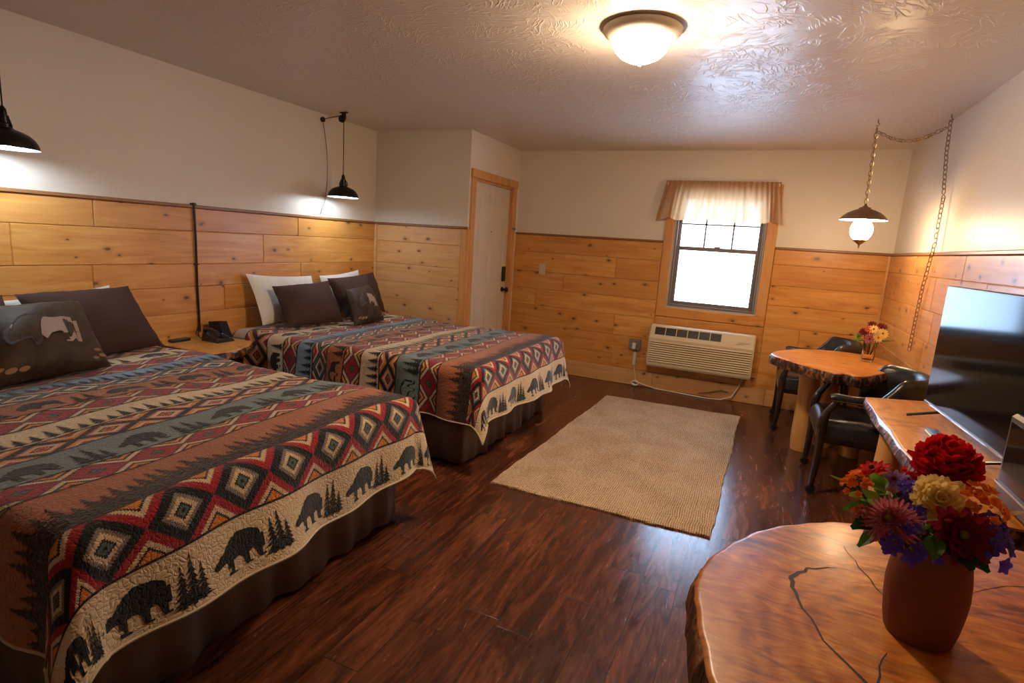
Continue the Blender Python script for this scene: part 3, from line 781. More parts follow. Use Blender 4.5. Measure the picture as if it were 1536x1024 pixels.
def bed(label, yc, foot_x, seed):
    x0, x1 = XL+BT+.01, foot_x-.05; hw = .75
    t = thing('bed', ((x0+x1)/2, yc, 0), label, 'bed', None)
    MB().box(x0, x1+.03, yc-hw, yc+hw, .40, .648, .05).go('mattress', MATTR, t, smooth=False)
    MB().box(x0, x1-.03, yc-hw+.04, yc+hw-.04, .06, .40, .01).go('bed_base', BLACKP, t)
    rr = random.Random(seed); P = []
    hs = hw-.01; pts = [(x0+.01, yc-hs), (x1-.005, yc-hs), (x1-.005, yc+hs), (x0+.01, yc+hs)]
    n = 90; top = []; bot = []
    for k in range(3):
        (ax, ay), (bx, by) = pts[k], pts[k+1]; nx, ny = [(0, -1), (1, 0), (0, 1)][k]
        for i in range(n):
            s = i/n; L_ = hypot(bx-ax, by-ay)*s
            w = .006*sin(L_*23+k)+.005*sin(L_*41+seed)+.004*sin(L_*9)
            x = ax+(bx-ax)*s; y = ay+(by-ay)*s
            fade = min(1, s*12, (1-s)*12)
            top.append((x+nx*w*.3*fade, y+ny*w*.3*fade, .42)); bot.append((x+nx*(w*1.8+.012)*fade, y+ny*(w*1.8+.012)*fade, .022+.004*sin(L_*14)))
    m = len(top); mid = [tuple(top[i][q]*.5+bot[i][q]*.5 for q in range(3)) for i in range(m)]
    V = top+mid+bot; F = []
    for i in range(m-1): F += [(i, m+i, m+i+1, i+1), (m+i, 2*m+i, 2*m+i+1, m+i+1)]
    o = mk('bed_skirt', V, F, SKIRT, t, smooth=True); md = o.modifiers.new('t', 'SOLIDIFY'); md.thickness = .003
    for x in (x0+.15, x1-.2):
        for y in (yc-.6, yc+.6): MB().box(x-.03, x+.03, y-.03, y+.03, 0, .06).go('bed_foot', BLACKP, t)
    return t
bed('nearer bed with dark brown skirt, closest to the camera', 1.485, -1.50, 1)
bed('farther bed with dark brown skirt, next to the entry door', 3.715, -1.53, 2)
quilt('quilt', 'multicoloured lodge quilt with bears and diamonds spread on the nearer bed', XL+.03, -1.465, 1.485, .335, .665, 11)
quilt('quilt', 'multicoloured lodge quilt with bears and diamonds spread on the farther bed by the door', XL+.03, -1.475, 3.715, .335, .665, 12, .5)

# ------------------------------------------------------------------ pillows
def pillow(name, TLc, TRc, BRc, BLc, thick, mat, label, group=None, extra=None, seed=0, lift=.0):
    rr = random.Random(seed); ph = [rr.uniform(0, 6.28) for _ in range(6)]
    c = [Vector(p) for p in (TLc, TRc, BRc, BLc)]; n = 30
    nr = ((c[1]-c[0]).cross(c[3]-c[0])).normalized()
    if nr.x < 0: nr = -nr
    def P(s, t, side):
        ss = s*(1-.055*(1-t*t)); tt = t*(1-.07*(1-s*s))
        a = (ss+1)/2; b = (1-tt)/2
        p = c[0]*(1-a)*(1-b)+c[1]*a*(1-b)+c[2]*a*b+c[3]*(1-a)*b
        h = ((1-s*s)*(1-t*t))**.42 if abs(s) < 1 and abs(t) < 1 else 0
        hh = thick*.5*h*(1+.10*sin(3*s+2*t+ph[0])+.06*sin(7*s-4*t+ph[1]))
        ed = (abs(s)**6+abs(t)**6)*.5
        hh += .006*sin(14*s*t+ph[2]+9*s)*ed*(1 if h > 0 else 0)
        return p+nr*hh*side
    V = []; F = []
    for side in (1, -1):
        for j in range(n+1):
            for i in range(n+1): V.append(P(-1+2*i/n, -1+2*j/n, side))
    K = (n+1)**2
    for j in range(n):
        for i in range(n):
            k = j*(n+1)+i; F.append((k, k+1, k+n+2, k+n+1)); F.append((K+k+n+1, K+k+n+2, K+k+1, K+k))
    # fix winding to outside
    p = [V[q] for q in F[n*n]]; 
    if (p[1]-p[0]).cross(p[2]-p[0]).dot(nr) < 0 and F: F = [f[::-1] for f in F]
    MI = [0]*len(F); mats = [mat]
    if extra:
        for li, (mm, strips) in enumerate(extra):
            mats.append(mm)
            for q in strips:
                k = len(V)
                for s, t in q:
                    e = .02; nn = (P(s+e, t, 1)-P(s-e, t, 1)).cross(P(s, t+e, 1)-P(s, t-e, 1)).normalized()
                    if nn.dot(nr) < 0: nn = -nn
                    V.append(P(s, t, 1)+nn*(.0025+.0012*li))
                F.append(tuple(range(k, k+len(q)))); MI.append(len(mats)-1)
    base = (c[2]+c[3])/2
    o = mk(name, V, F, mats, None, base, smooth=True, mi=MI); return tag(o, label, 'pillow', group)

def m_bison_bg():
    g = G('printed_pillow', .6, .2); v = g.co(); s = g.n('SeparateXYZ'); g.put(s.inputs[0], v)
    n = g.noise(g.vm('MULTIPLY', v, (1, 1, 1)), 7, 4, .6, .8)
    col = g.ramp(g.math('ADD', g.math('MULTIPLY', n, .8), g.math('MULTIPLY', s.outputs[2], .5)), [(.34, (.030, .015, .007)), (.52, (.055, .030, .012)), (.66, (.060, .045, .024)), (.84, (.20, .18, .15))])
    g.set('Base Color', col); g.bump(g.noise(v, 14, 3, .6), .2, .01); return g.m
BPIL = m_bison_bg(); BODY = m_cloth('print_dark_brown', (.045, .024, .018), rough=.5); RUMP = m_cloth('print_tan', (.34, .24, .18), rough=.6); PEB = m_cloth('print_pebbles', (.26, .14, .05), rough=.5)
def bison_print(flip=False):
    f = (lambda x: -x) if flip else (lambda x: x)
    body = [[(f(-.72+x*1.30), -.42+y*.95) for x, y in q] for q in slices(BISON, 30)]
    rump = [(.46, .30), (.50, .70), (.56, .84), (.70, .80), (.82, .80), (.93, .72), (.98, .52), (.96, .28), (.99, .02), (.92, .02), (.90, .12), (.84, .02), (.78, .02), (.80, .24), (.72, .36), (.60, .32), (.52, .16)]
    rp = [[(f(-.72+x*1.30), -.42+y*.95) for x, y in q] for q in slices(rump, 18)]
    horn = [[(f(-.60), .12), (f(-.55), .22), (f(-.53), .21), (f(-.57), .10)]]
    peb = []
    for (px, py, r) in ((-.62, -.82, .09), (-.44, -.84, .08), (-.78, -.76, .07), (.80, -.62, .07), (.86, -.76, .08), (.72, -.82, .06)):
        peb.append([(px+r*cos(a), py+r*.6*sin(a)) for a in [2*pi*k/10 for k in range(10)]])
    return [(BODY, body), (RUMP, rp+horn), (PEB, peb)]
z0 = .685
# nearer bed
pillow('bed_pillow', (-3.58, 1.54, .97), (-3.58, 2.09, 1.03), (-3.50, 2.10, z0), (-3.50, 1.54, z0), .12, LINEN, 'white pillow behind the brown pillow on the nearer bed, at the nightstand side', 'white pillows leaning on the wall', seed=1)
pillow('bed_pillow', (-3.58, .80, .97), (-3.58, 1.50, 1.00), (-3.50, 1.50, z0), (-3.50, .80, z0), .16, LINEN, 'white pillow glimpsed behind the leftmost brown pillow at the frame edge', 'white pillows leaning on the wall', seed=2)
pillow('bed_pillow', (-3.44, 1.55, 1.02), (-3.42, 2.10, 1.04), (-3.27, 2.20, z0), (-3.16, 1.56, z0), .19, BROWN, 'dark brown pillow on the nearer bed, right behind the printed throw pillow', 'brown pillows', seed=3)
pillow('bed_pillow', (-3.46, .88, 1.0), (-3.44, 1.50, 1.02), (-3.22, 1.53, z0), (-3.22, .85, z0), .18, BROWN, 'leftmost dark brown pillow, cut off by the left edge of the photo', 'brown pillows', seed=4)
pillow('throw_pillow', (-3.20, 1.27, 1.0), (-3.21, 1.72, 1.0), (-2.97, 1.72, z0+.0), (-2.90, 1.15, z0+.0), .20, BPIL, 'large printed throw pillow with a bison on the nearer bed', 'bison throw pillows', bison_print(), 5)
# farther bed
pillow('bed_pillow', (-3.60, 3.09, 1.07), (-3.60, 3.78, 1.035), (-3.47, 3.78, z0), (-3.44, 3.10, z0), .12, LINEN, 'white pillow with its left side showing on the farther bed', 'white pillows leaning on the wall', seed=6)
pillow('bed_pillow', (-3.62, 3.90, 1.03), (-3.60, 4.41, 1.075), (-3.50, 4.42, z0), (-3.50, 3.86, z0), .12, LINEN, 'white pillow behind the rearmost brown pillow on the farther bed', 'white pillows leaning on the wall', seed=7)
pillow('bed_pillow', (-3.44, 3.19, .985), (-3.41, 3.78, 1.01), (-3.15, 3.68, z0), (-3.24, 3.16, z0), .16, BROWN, 'dark brown pillow in front of the white pillow on the farther bed', 'brown pillows', seed=8)
pillow('bed_pillow', (-3.48, 3.84, 1.02), (-3.45, 4.44, 1.065), (-3.30, 4.46, z0), (-3.30, 3.88, z0), .17, BROWN, 'dark brown pillow against the corner on the farther bed', 'brown pillows', seed=9)
pillow('throw_pillow', (-3.20, 3.76, .95), (-3.24, 4.10, .98), (-2.97, 4.0, z0), (-2.95, 3.58, z0), .16, BPIL, 'small printed throw pillow with a bison on the farther bed', 'bison throw pillows', bison_print(), 10)

# ------------------------------------------------------------------ live-edge slabs
def smooth_poly(pts, k=6, jit=.0, seed=0):
    rr = random.Random(seed); n = len(pts); out = []
    for i in range(n):
        p0, p1, p2, p3 = [Vector(pts[(i+d) % n]) for d in (-1, 0, 1, 2)]
        for j in range(k):
            t = j/k; q = .5*((2*p1)+(-p0+p2)*t+(2*p0-5*p1+4*p2-p3)*t*t+(-p0+3*p1-3*p2+p3)*t**3)
            out.append(Vector((q.x+rr.uniform(-jit, jit), q.y+rr.uniform(-jit, jit))))
    return out
def slabtop(name, pts, zt, th, mats, parent, jit=.003, seed=0, bulge=.02, cracks=(), rounds=True):
    """top face, rounded varnished lip, ragged bark side"""
    rr = random.Random(seed); P = smooth_poly(pts, 8, 0, seed) if rounds else [Vector(p) for p in pts]
    n = len(P); cx = sum((p for p in P), Vector((0, 0)))/n
    area = sum(P[i-1].x*P[i].y-P[i].x*P[i-1].y for i in range(n))
    if area < 0: P = P[::-1]
    V = []; F = []; MI = []
    nrm = []
    for i in range(n):
        t = (P[(i+1) % n]-P[i-1]).normalized(); nrm.append(Vector((t.y, -t.x)))
    ph = [rr.uniform(0, 6.28) for _ in range(4)]
    levels = [(-.012, 0, 0), (-.004, -.002, 0), (0, -.007, 0), (bulge*.5, -th*.3, 1), (bulge, -th*.6, 1), (bulge*.3, -th*.9, 1), (-.01, -th, 1)]
    for li, (o, dz, rg) in enumerate(levels):
        for i in range(n):
            j = (rr.uniform(-1, 1)*jit+.003*sin(i*.9+ph[0]+li)+.003*sin(i*2.3+ph[1]-li*2)) if rg else (.002*sin(i*1.7+ph[2])+.002*sin(i*.63+ph[3]))
            q = P[i]+nrm[i]*(o+j); V.append((q.x, q.y, zt+dz))
    F.append(tuple(range(n))); MI.append(0)
    for li in range(len(levels)-1):
        for i in range(n):
            k = (i+1) % n; a = li*n; b = (li+1)*n
            F.append((a+i, b+i, b+k, a+k)); MI.append(0 if li < 2 else 1)
    F.append(tuple((len(levels)-1)*n+i for i in range(n))[::-1]); MI.append(0)
    for cr in cracks:
        pts_ = [Vector(p[:2]) for p in cr]; ws = [p[2] for p in cr]
        for i in range(len(cr)-1):
            for k in range(4):
                a = pts_[i].lerp(pts_[i+1], k/4); b = pts_[i].lerp(pts_[i+1], (k+1)/4); d = (b-a).normalized(); s = Vector((-d.y, d.x))
                wa = ws[i]+(ws[i+1]-ws[i])*k/4; wb_ = ws[i]+(ws[i+1]-ws[i])*(k+1)/4
                ja = s*.003*sin(a.x*170+a.y*130); jb = s*.003*sin(b.x*170+b.y*130)
                q = [a+ja-s*wa, b+jb-s*wb_, b+jb+s*wb_, a+ja+s*wa]; m0 = len(V)
                V += [(p.x, p.y, zt+.0006) for p in q]; F.append((m0, m0+1, m0+2, m0+3)); MI.append(2)
    return mk(name, V, F, mats, parent, mi=MI, smooth=True, autosm=.7)
def log_leg(parent, x, y, r, z1, seed, dx=0, dy=0, mat=LOG):
    rr = random.Random(seed); m = MB(); pts = []; rs = []
    for i in range(9):
        s = i/8; pts.append((x+dx*s+.004*sin(i*1.3+seed), y+dy*s+.004*cos(i*1.7), z1*s)); rs.append(r*(1+.05*sin(i*1.1+seed)-(.10 if i == 0 else 0)))
    m.bid = rr.random(); m.tube(pts, rs, 14); return m.go('leg', mat, parent, smooth=True, usebid=True)

# near stump table
t = thing('stump_table', (.5, 1.15, 0), 'large varnished live-edge stump table in the foreground, carrying the terracotta vase', 'table')
cr = [[(.42, .72, .0005), (.30, .88, .0025), (.26, 1.0, .0035), (.20, 1.10, .002), (.16, 1.22, .003), (.15, 1.30, .0055), (.19, 1.36, .003), (.25, 1.40, .0008)],
      [(.28, 1.52, .0004), (.31, 1.40, .0015), (.335, 1.32, .0015), (.36, 1.22, .001)], [(.30, 1.12, .001), (.27, 1.02, .002), (.285, .90, .0025), (.30, .80, .001)],
      [(.42, 1.1, .0005), (.50, 1.02, .001), (.56, .9, .001)], [(.50, 1.42, .0005), (.60, 1.52, .001), (.70, 1.56, .001)]]
slabtop('table_top', [(-.035, 1.12), (-.03, 1.26), (.05, 1.45), (.19, 1.61), (.33, 1.69), (.50, 1.72), (.70, 1.75), (.90, 1.78), (1.01, 1.70), (1.02, 1.3), (.99, .9), (.85, .68), (.6, .55), (.35, .56), (.15, .68), (.02, .88)], .75, .12, [SLAB, BARK, CRACK], t, seed=21, bulge=.010, cracks=cr)
for i, (x, y) in enumerate(((.25, 1.35), (.25, .85), (.85, 1.45), (.82, .85))): log_leg(t, x, y, .06, .66, i)

# desk along the right wall
t = thing('desk', (.82, 2.6, 0), 'long live-edge wooden desk with bark edge against the right wall, under the television', 'desk')
dp = [(1.035, 3.60), (.90, 3.54), (.74, 3.47), (.605, 3.42)] + [(.597+.004*sin(i*1.9), 3.32-.13*i) for i in range(11)] + [(.60, 1.90), (1.035, 1.90)]
slabtop('table_top', dp, .75, .065, [SLAB_D, BARK, CRACK], t, seed=5, bulge=.012, rounds=False)
for i, (x, y) in enumerate(((.668, 3.02), (.95, 3.35), (.76, 2.1), (.95, 2.1))): log_leg(t, x, y, .055, .70, 10+i)

# round table in the corner
t = thing('round_table', (.58, 4.6, 0), 'small round live-edge wooden table with dark bark edge in the back right corner', 'table')
slabtop('table_top', [(.155, 4.5), (.26, 4.30), (.40, 4.14), (.52, 4.03), (.585, 4.06), (.65, 4.03), (.76, 4.16), (.90, 4.42), (.975, 4.72), (.92, 4.95), (.78, 5.06), (.55, 5.04), (.36, 4.93), (.22, 4.72)], .75, .075, [SLAB_R, BARK, CRACK], t, seed=8, bulge=.008)
for i, (x, y) in enumerate(((.455, 4.70), (.62, 4.92), (.80, 4.76))): log_leg(t, x, y, .072, .68, 20+i)

# nightstand
t = thing('nightstand', (-3.40, 2.62, 0), 'small live-edge wooden nightstand between the two beds', 'nightstand')
slabtop('table_top', [(-3.655, 2.405), (-3.655, 2.86), (-3.27, 2.855), (-3.17, 2.74), (-3.10, 2.58), (-3.12, 2.405)], .62, .06, [SLAB_N, BARK, CRACK], t, seed=9, rounds=False, bulge=.004)
for i, (x, y) in enumerate(((-3.57, 2.48), (-3.57, 2.78), (-3.24, 2.50))): log_leg(t, x, y, .04, .57, 30+i)

# ------------------------------------------------------------------ rug
def rug():
    V = []; c = [(-1.22, 5.27), (.005, 5.33), (-.055, 2.87), (-1.32, 2.86)]; n = 40
    P = []
    for i in range(4):
        a = Vector(c[i]); b = Vector(c[(i+1) % 4])
        for k in range(n):
            s = k/n; p = a.lerp(b, s); d = (b-a).normalized(); w = .003*sin(k*1.9+i)+.005*sin(k*.35+i*2)
            P.append(Vector((p.x-d.y*w, p.y+d.x*w)))
    cen = sum(P, Vector((0, 0)))/len(P); m = len(P)
    lv = [(0, 0), (.000, .008), (-.006, .0125), (-.03, .0125), (-.034, .0105), (-.06, .0115)]; V = []; F = []
    for o, z in lv:
        for p in P: q = p+(p-cen).normalized()*o; V.append((q.x, q.y, z))
    for l in range(len(lv)-1):
        for i in range(m): k = (i+1) % m; F.append((l*m+i, l*m+k, (l+1)*m+k, (l+1)*m+i)[::-1])
    F.append(tuple((len(lv)-1)*m+i for i in range(m))[::-1]); F.append(tuple(range(m)))
    # winding of c is clockwise -> flip as needed
    F = [f for f in F]
    o = mk('rug', V, F, JUTE, None, (cen.x, cen.y, 0)); tag(o, 'rectangular woven jute rug lying on the dark wood floor', 'rug')
rug()

# ------------------------------------------------------------------ lamps
BULBC = emis('cool_bulb', COOL, PEND_L); BOWL = emis('glowing_glass_bowl', WHITE, CEIL_L)
def bowl_falloff():   # the glass is brightest straight below the bulbs and dims up its sides
    t_ = BOWL.node_tree; b_ = t_.nodes['Principled BSDF']; ge = t_.nodes.new('ShaderNodeNewGeometry'); sp = t_.nodes.new('ShaderNodeSeparateXYZ'); mr = t_.nodes.new('ShaderNodeMapRange')
    t_.links.new(ge.outputs['Normal'], sp.inputs[0]); t_.links.new(sp.outputs[2], mr.inputs[0])
    for k_, v_ in enumerate((-.85, -.1, CEIL_L*1.25, CEIL_L*.12)): mr.inputs[k_+1].default_value = v_
    t_.links.new(mr.outputs[0], b_.inputs['Emission Strength'])
bowl_falloff()
bowl_falloff()
GLOBE = emis('glowing_globe', WARM, GLOBE_L)

t = thing('ceiling_light', (-.63, 2.72, H), 'flush round ceiling light with frosted glass bowl and nickel rim', 'ceiling light')
c = (-.63, 2.72, H)
MB().lathe([(0, 0), (.165, 0), (.178, -.010), (.172, -.028), (.150, -.046), (.136, -.052), (.134, -.040), (0, -.040)], c, 48).go('rim', NICKEL, t, smooth=True)
MB().lathe([(.134, -.044), (.132, -.065), (.118, -.098), (.090, -.125), (.055, -.142), (.02, -.149), (0, -.150)], c, 48).go('glass_bowl', BOWL, t, smooth=True)
MB().lathe([(0, -.148), (.014, -.149), (.013, -.156), (.006, -.160), (.008, -.166), (0, -.172)], c, 16).go('finial', NICKEL, t, smooth=True)

def pendant(cx, cy, zr, label, ymount, wall_cord=True):
    t = thing('pendant_lamp', (cx, cy, H), label, 'pendant lamp', None)
    c = (cx, cy, zr)
    prof = [(.132, 0), (.131, .005), (.126, .025), (.114, .047), (.094, .067), (.066, .081), (.040, .090), (.032, .096), (.032, .112), (.024, .118), (.022, .150), (.016, .156), (.014, .180), (.005, .195)]
    sh = MB(); sh.lathe(prof, c, 40); s_ = sh.go('lamp_shade', METAL_K, t, smooth=True)
    MB().lathe([(.130, 0), (.124, .024), (.112, .045), (.092, .064), (.064, .077), (.03, .084), (0, .084)], c, 40).go('shade_lining', ENAMEL, s_, smooth=True)
    for a in range(3):
        k = MB(); an = 2*pi*a/3+.3; k.tube([(cx+.028*cos(an), cy+.028*sin(an), zr+.098), (cx+.040*cos(an), cy+.040*sin(an), zr+.105), (cx+.032*cos(an), cy+.032*sin(an), zr+.13), (cx+.018*cos(an), cy+.018*sin(an), zr+.148)], .004, 6)
        k.go('socket_bracket', METAL_K, t, smooth=True)
    MB().sphere((cx, cy, zr+.032), .030, 16, 10).go('bulb', BULBC, t, smooth=True)
    MB().tube([(cx, cy, zr+.195), (cx, cy, H-.045)], .0035, 8).go('cord', METAL_K, t, smooth=True)
    p = MB(); p.box(cx-.04, cx+.04, cy-.012, cy+.012, H-.01, H, .003); p.box(cx-.014, cx-.010, cy-.012, cy+.012, H-.06, H-.01); p.box(cx+.010, cx+.014, cy-.012, cy+.012, H-.06, H-.01)
    p.go('ceiling_bracket', METAL_K, t)
    MB().lathe([(0, -.010), (.030, -.010), (.020, 0), (.030, .010), (0, .010)], (cx-.02, cy, H-.055), 24, (0, 1, 0)).go('pulley', METAL_K, t, smooth=True)
    xw = XL+.02
    MB().tube([(cx-.02, cy, H-.028), (xw+.01, cy+.02, H-.045)], .0035, 8).go('swag_cord', METAL_K, t, smooth=True)
    MB().lathe([(0, 0), (.022, 0), (.022, .02), (.012, .03), (0, .035)], (XL, cy+.02, H-.05), 16, (1, 0, 0)).go('wall_hook', METAL_K, t, smooth=True)
    P = []
    for i in range(30):
        s = i/29; z = (H-.06)*(1-s)+(HR+.02)*s; P.append((XL+.012+.012*sin(s*3.1), cy+.02+.05*sin(s*pi)*.9-.05*max(0, s-.85)*4, z))
    MB().tube(P, .003, 6).go('wall_cord', METAL_K, t, smooth=True)
pendant(-3.42, 3.97, 1.73, 'black dome pendant lamp hanging beside the farther bed', 0)
pendant(-3.42, 1.565, 1.735, 'black dome pendant lamp at the left edge, over the nearer bed', 0)

def links(m, path, ll=.042, r=.0026, w=.0125):
    """chain links along a polyline"""
    P = [Vector(p) for p in path]; d = 0; k = 0; pos = []
    for a, b in zip(P, P[1:]):
        L_ = (b-a).length; x = -d
        while x+ll*.76 <= L_ or (x < L_ and False):
            x2 = x+ll*.76
            if x2 > 0: pos.append((a.lerp(b, max(0, x2-ll*.38)/L_), (b-a).normalized()))
            x = x2
        d = L_-x
    for i, (c, t_) in enumerate(pos):
        up = t_.orthogonal().normalized(); s = t_.cross(up)
        q = (up+s*.3).normalized() if i % 2 else (s-up*.3).normalized()
        pts = []
        for j in range(10):
            a = 2*pi*j/10; pts.append(c+t_*cos(a)*ll*.5+q*sin(a)*w*(1 if abs(cos(a)) < .9 else .8))
        m.tube(pts, r, 5, True)
def globe_lamp():
    x, y = .625, 4.73
    t = thing('swag_lamp', (x, y, H), 'brass swag lamp with glowing white globe and chain over the round table', 'pendant lamp')
    c = (x, y, 1.755)
    s = MB().lathe([(.152, 0), (.150, .004), (.132, .028), (.105, .05), (.07, .068), (.04, .078), (.036, .088), (.022, .092), (.012, .10), (.006, .115), (0, .116)], c, 44).go('lamp_shade', BRASS, t, smooth=True)
    MB().lathe([(.150, 0), (.130, .024), (.103, .046), (.068, .063), (.03, .07), (0, .07)], c, 44).go('shade_lining', ENAMEL, s, smooth=True)
    MB().sphere((x, y, 1.685), .072, 28, 18, (1, 1, 1.12)).go('glass_globe', GLOBE, t, smooth=True)
    MB().lathe([(.042, 1.618), (.044, 1.612), (.03, 1.60), (.014, 1.588), (.006, 1.578), (.004, 1.56), (0, 1.558)], (x, y, 0), 20).go('finial', BRASS, t, smooth=True)
    MB().tube([(x, y, 1.56), (x, y, 1.535)], .0025, 6).go('pull_switch', WHITEP, t, smooth=True)
    m = MB(); links(m, [(x, y, 1.87), (x-.012, y-.01, 2.40)]); m.go('hanging_chain', BRASS, t, smooth=True)
    m = MB(); sw = []
    for i in range(21):
        s_ = i/20; sw.append((x-.012+(XR-.055-x)*s_, y-.01-.10*s_, 2.36-.075*sin(s_*pi)+.0*s_))
    links(m, sw); m.go('swag_chain', BRASS, t, smooth=True)
    m = MB(); path = [(XR-.055, y-.11, 2.40), (XR-.05, y-.13, 2.2), (XR-.035, y-.20, 1.9), (XR-.04, y-.23, 1.6), (XR-.045, y-.16, 1.3), (XR-.03, y-.06, .85)]
    links(m, path); m.go('wall_chain', BRASS, t, smooth=True)
    for hx, hy in ((x-.012, y-.01), (XR-.055, y-.11)):
        h = MB(); h.tube([(hx, hy, H), (hx, hy, 2.42), (hx+.012, hy, 2.405), (hx, hy, 2.392), (hx-.01, hy, 2.40)], .0035, 6)
        h.go('ceiling_hook', BRASS, t, smooth=True)
globe_lamp()

# black cable down the panelling
t = thing('wall_cable', (XL+.03, 2.72, .62), 'black cable running down the wooden wall to the nightstand', 'cable')
m = MB(); m.tube([(XL+.032, 2.715, HR+.015), (XL+.034, 2.718, 1.3), (XL+.027, 2.722, 1.0), (XL+.03, 2.728, .66)], .008, 8); m.go('cable_run', BLACKP, t, smooth=True)
MB().box(XL+.018, XL+.04, 2.705, 2.735, 1.14, 1.147).go('cable_clip', BLACKP, t); MB().box(XL+.0, XL+.042, 2.708, 2.728, HR, HR+.012).go('cable_clip', BLACKP, t)

# telephone and small remote on the nightstand
t = thing('telephone', (-3.44, 2.70, .62), 'black desk telephone on the nightstand', 'telephone')
V = [(-3.52, 2.64, .62), (-3.36, 2.64, .62), (-3.36, 2.78, .62), (-3.52, 2.78, .62), (-3.52, 2.65, .675), (-3.37, 2.65, .64), (-3.37, 2.77, .64), (-3.52, 2.77, .675)]
mk('phone_base', V, [(3, 2, 1, 0), (4, 5, 6, 7), (0, 1, 5, 4), (1, 2, 6, 5), (2, 3, 7, 6), (3, 0, 4, 7)], BLACKP, t)
MB().tube([(-3.50, 2.66, .665), (-3.50, 2.66, .70), (-3.45, 2.66, .705), (-3.40, 2.66, .69), (-3.39, 2.66, .66)], [.02, .02, .013, .016, .02], 10).go('handset', BLACKP, t, smooth=True)
m = MB()
for i in range(4):
    for j in range(3): m.box(-3.45+i*.018, -3.438+i*.018, 2.70+j*.02, 2.712+j*.02, .655-.004*i, .664-.004*i)
m.go('keys', METAL_K, t)
t = thing('alarm_clock', (-3.52, 2.81, .62), 'black blocky clock radio behind the telephone, by the wall', 'clock')
V = [(-3.585, 2.765, .62), (-3.47, 2.79, .62), (-3.49, 2.87, .62), (-3.605, 2.845, .62), (-3.60, 2.76, .735), (-3.52, 2.78, .745), (-3.535, 2.86, .735), (-3.615, 2.84, .725)]
mk('clock_case', V, [(3, 2, 1, 0), (4, 5, 6, 7), (0, 1, 5, 4), (1, 2, 6, 5), (2, 3, 7, 6), (3, 0, 4, 7)], BLACKP, t)
mk('clock_face', [(-3.487, 2.798, .64), (-3.502, 2.857, .64), (-3.535, 2.848, .72), (-3.522, 2.79, .725)], [(0, 1, 2, 3)], GLOSSK, t)
m = MB(); m.tube([(XL+.04, 2.71, .63), (-3.62, 2.69, .70), (-3.60, 2.66, .66), (-3.585, 2.68, .628), (-3.53, 2.69, .632)], .004, 6)
tag(m.go('phone_cord', BLACKP, None, (-3.6, 2.69, .62), smooth=True), 'short black cord looping behind the telephone', 'cord')
o = MB().box(-3.62, -3.57, 2.46, 2.60, .62, .64, .006).go('remote_control', BLACKP, None, (-3.59, 2.53, .62)); tag(o, 'small black remote control at the wall side of the nightstand', 'remote control')

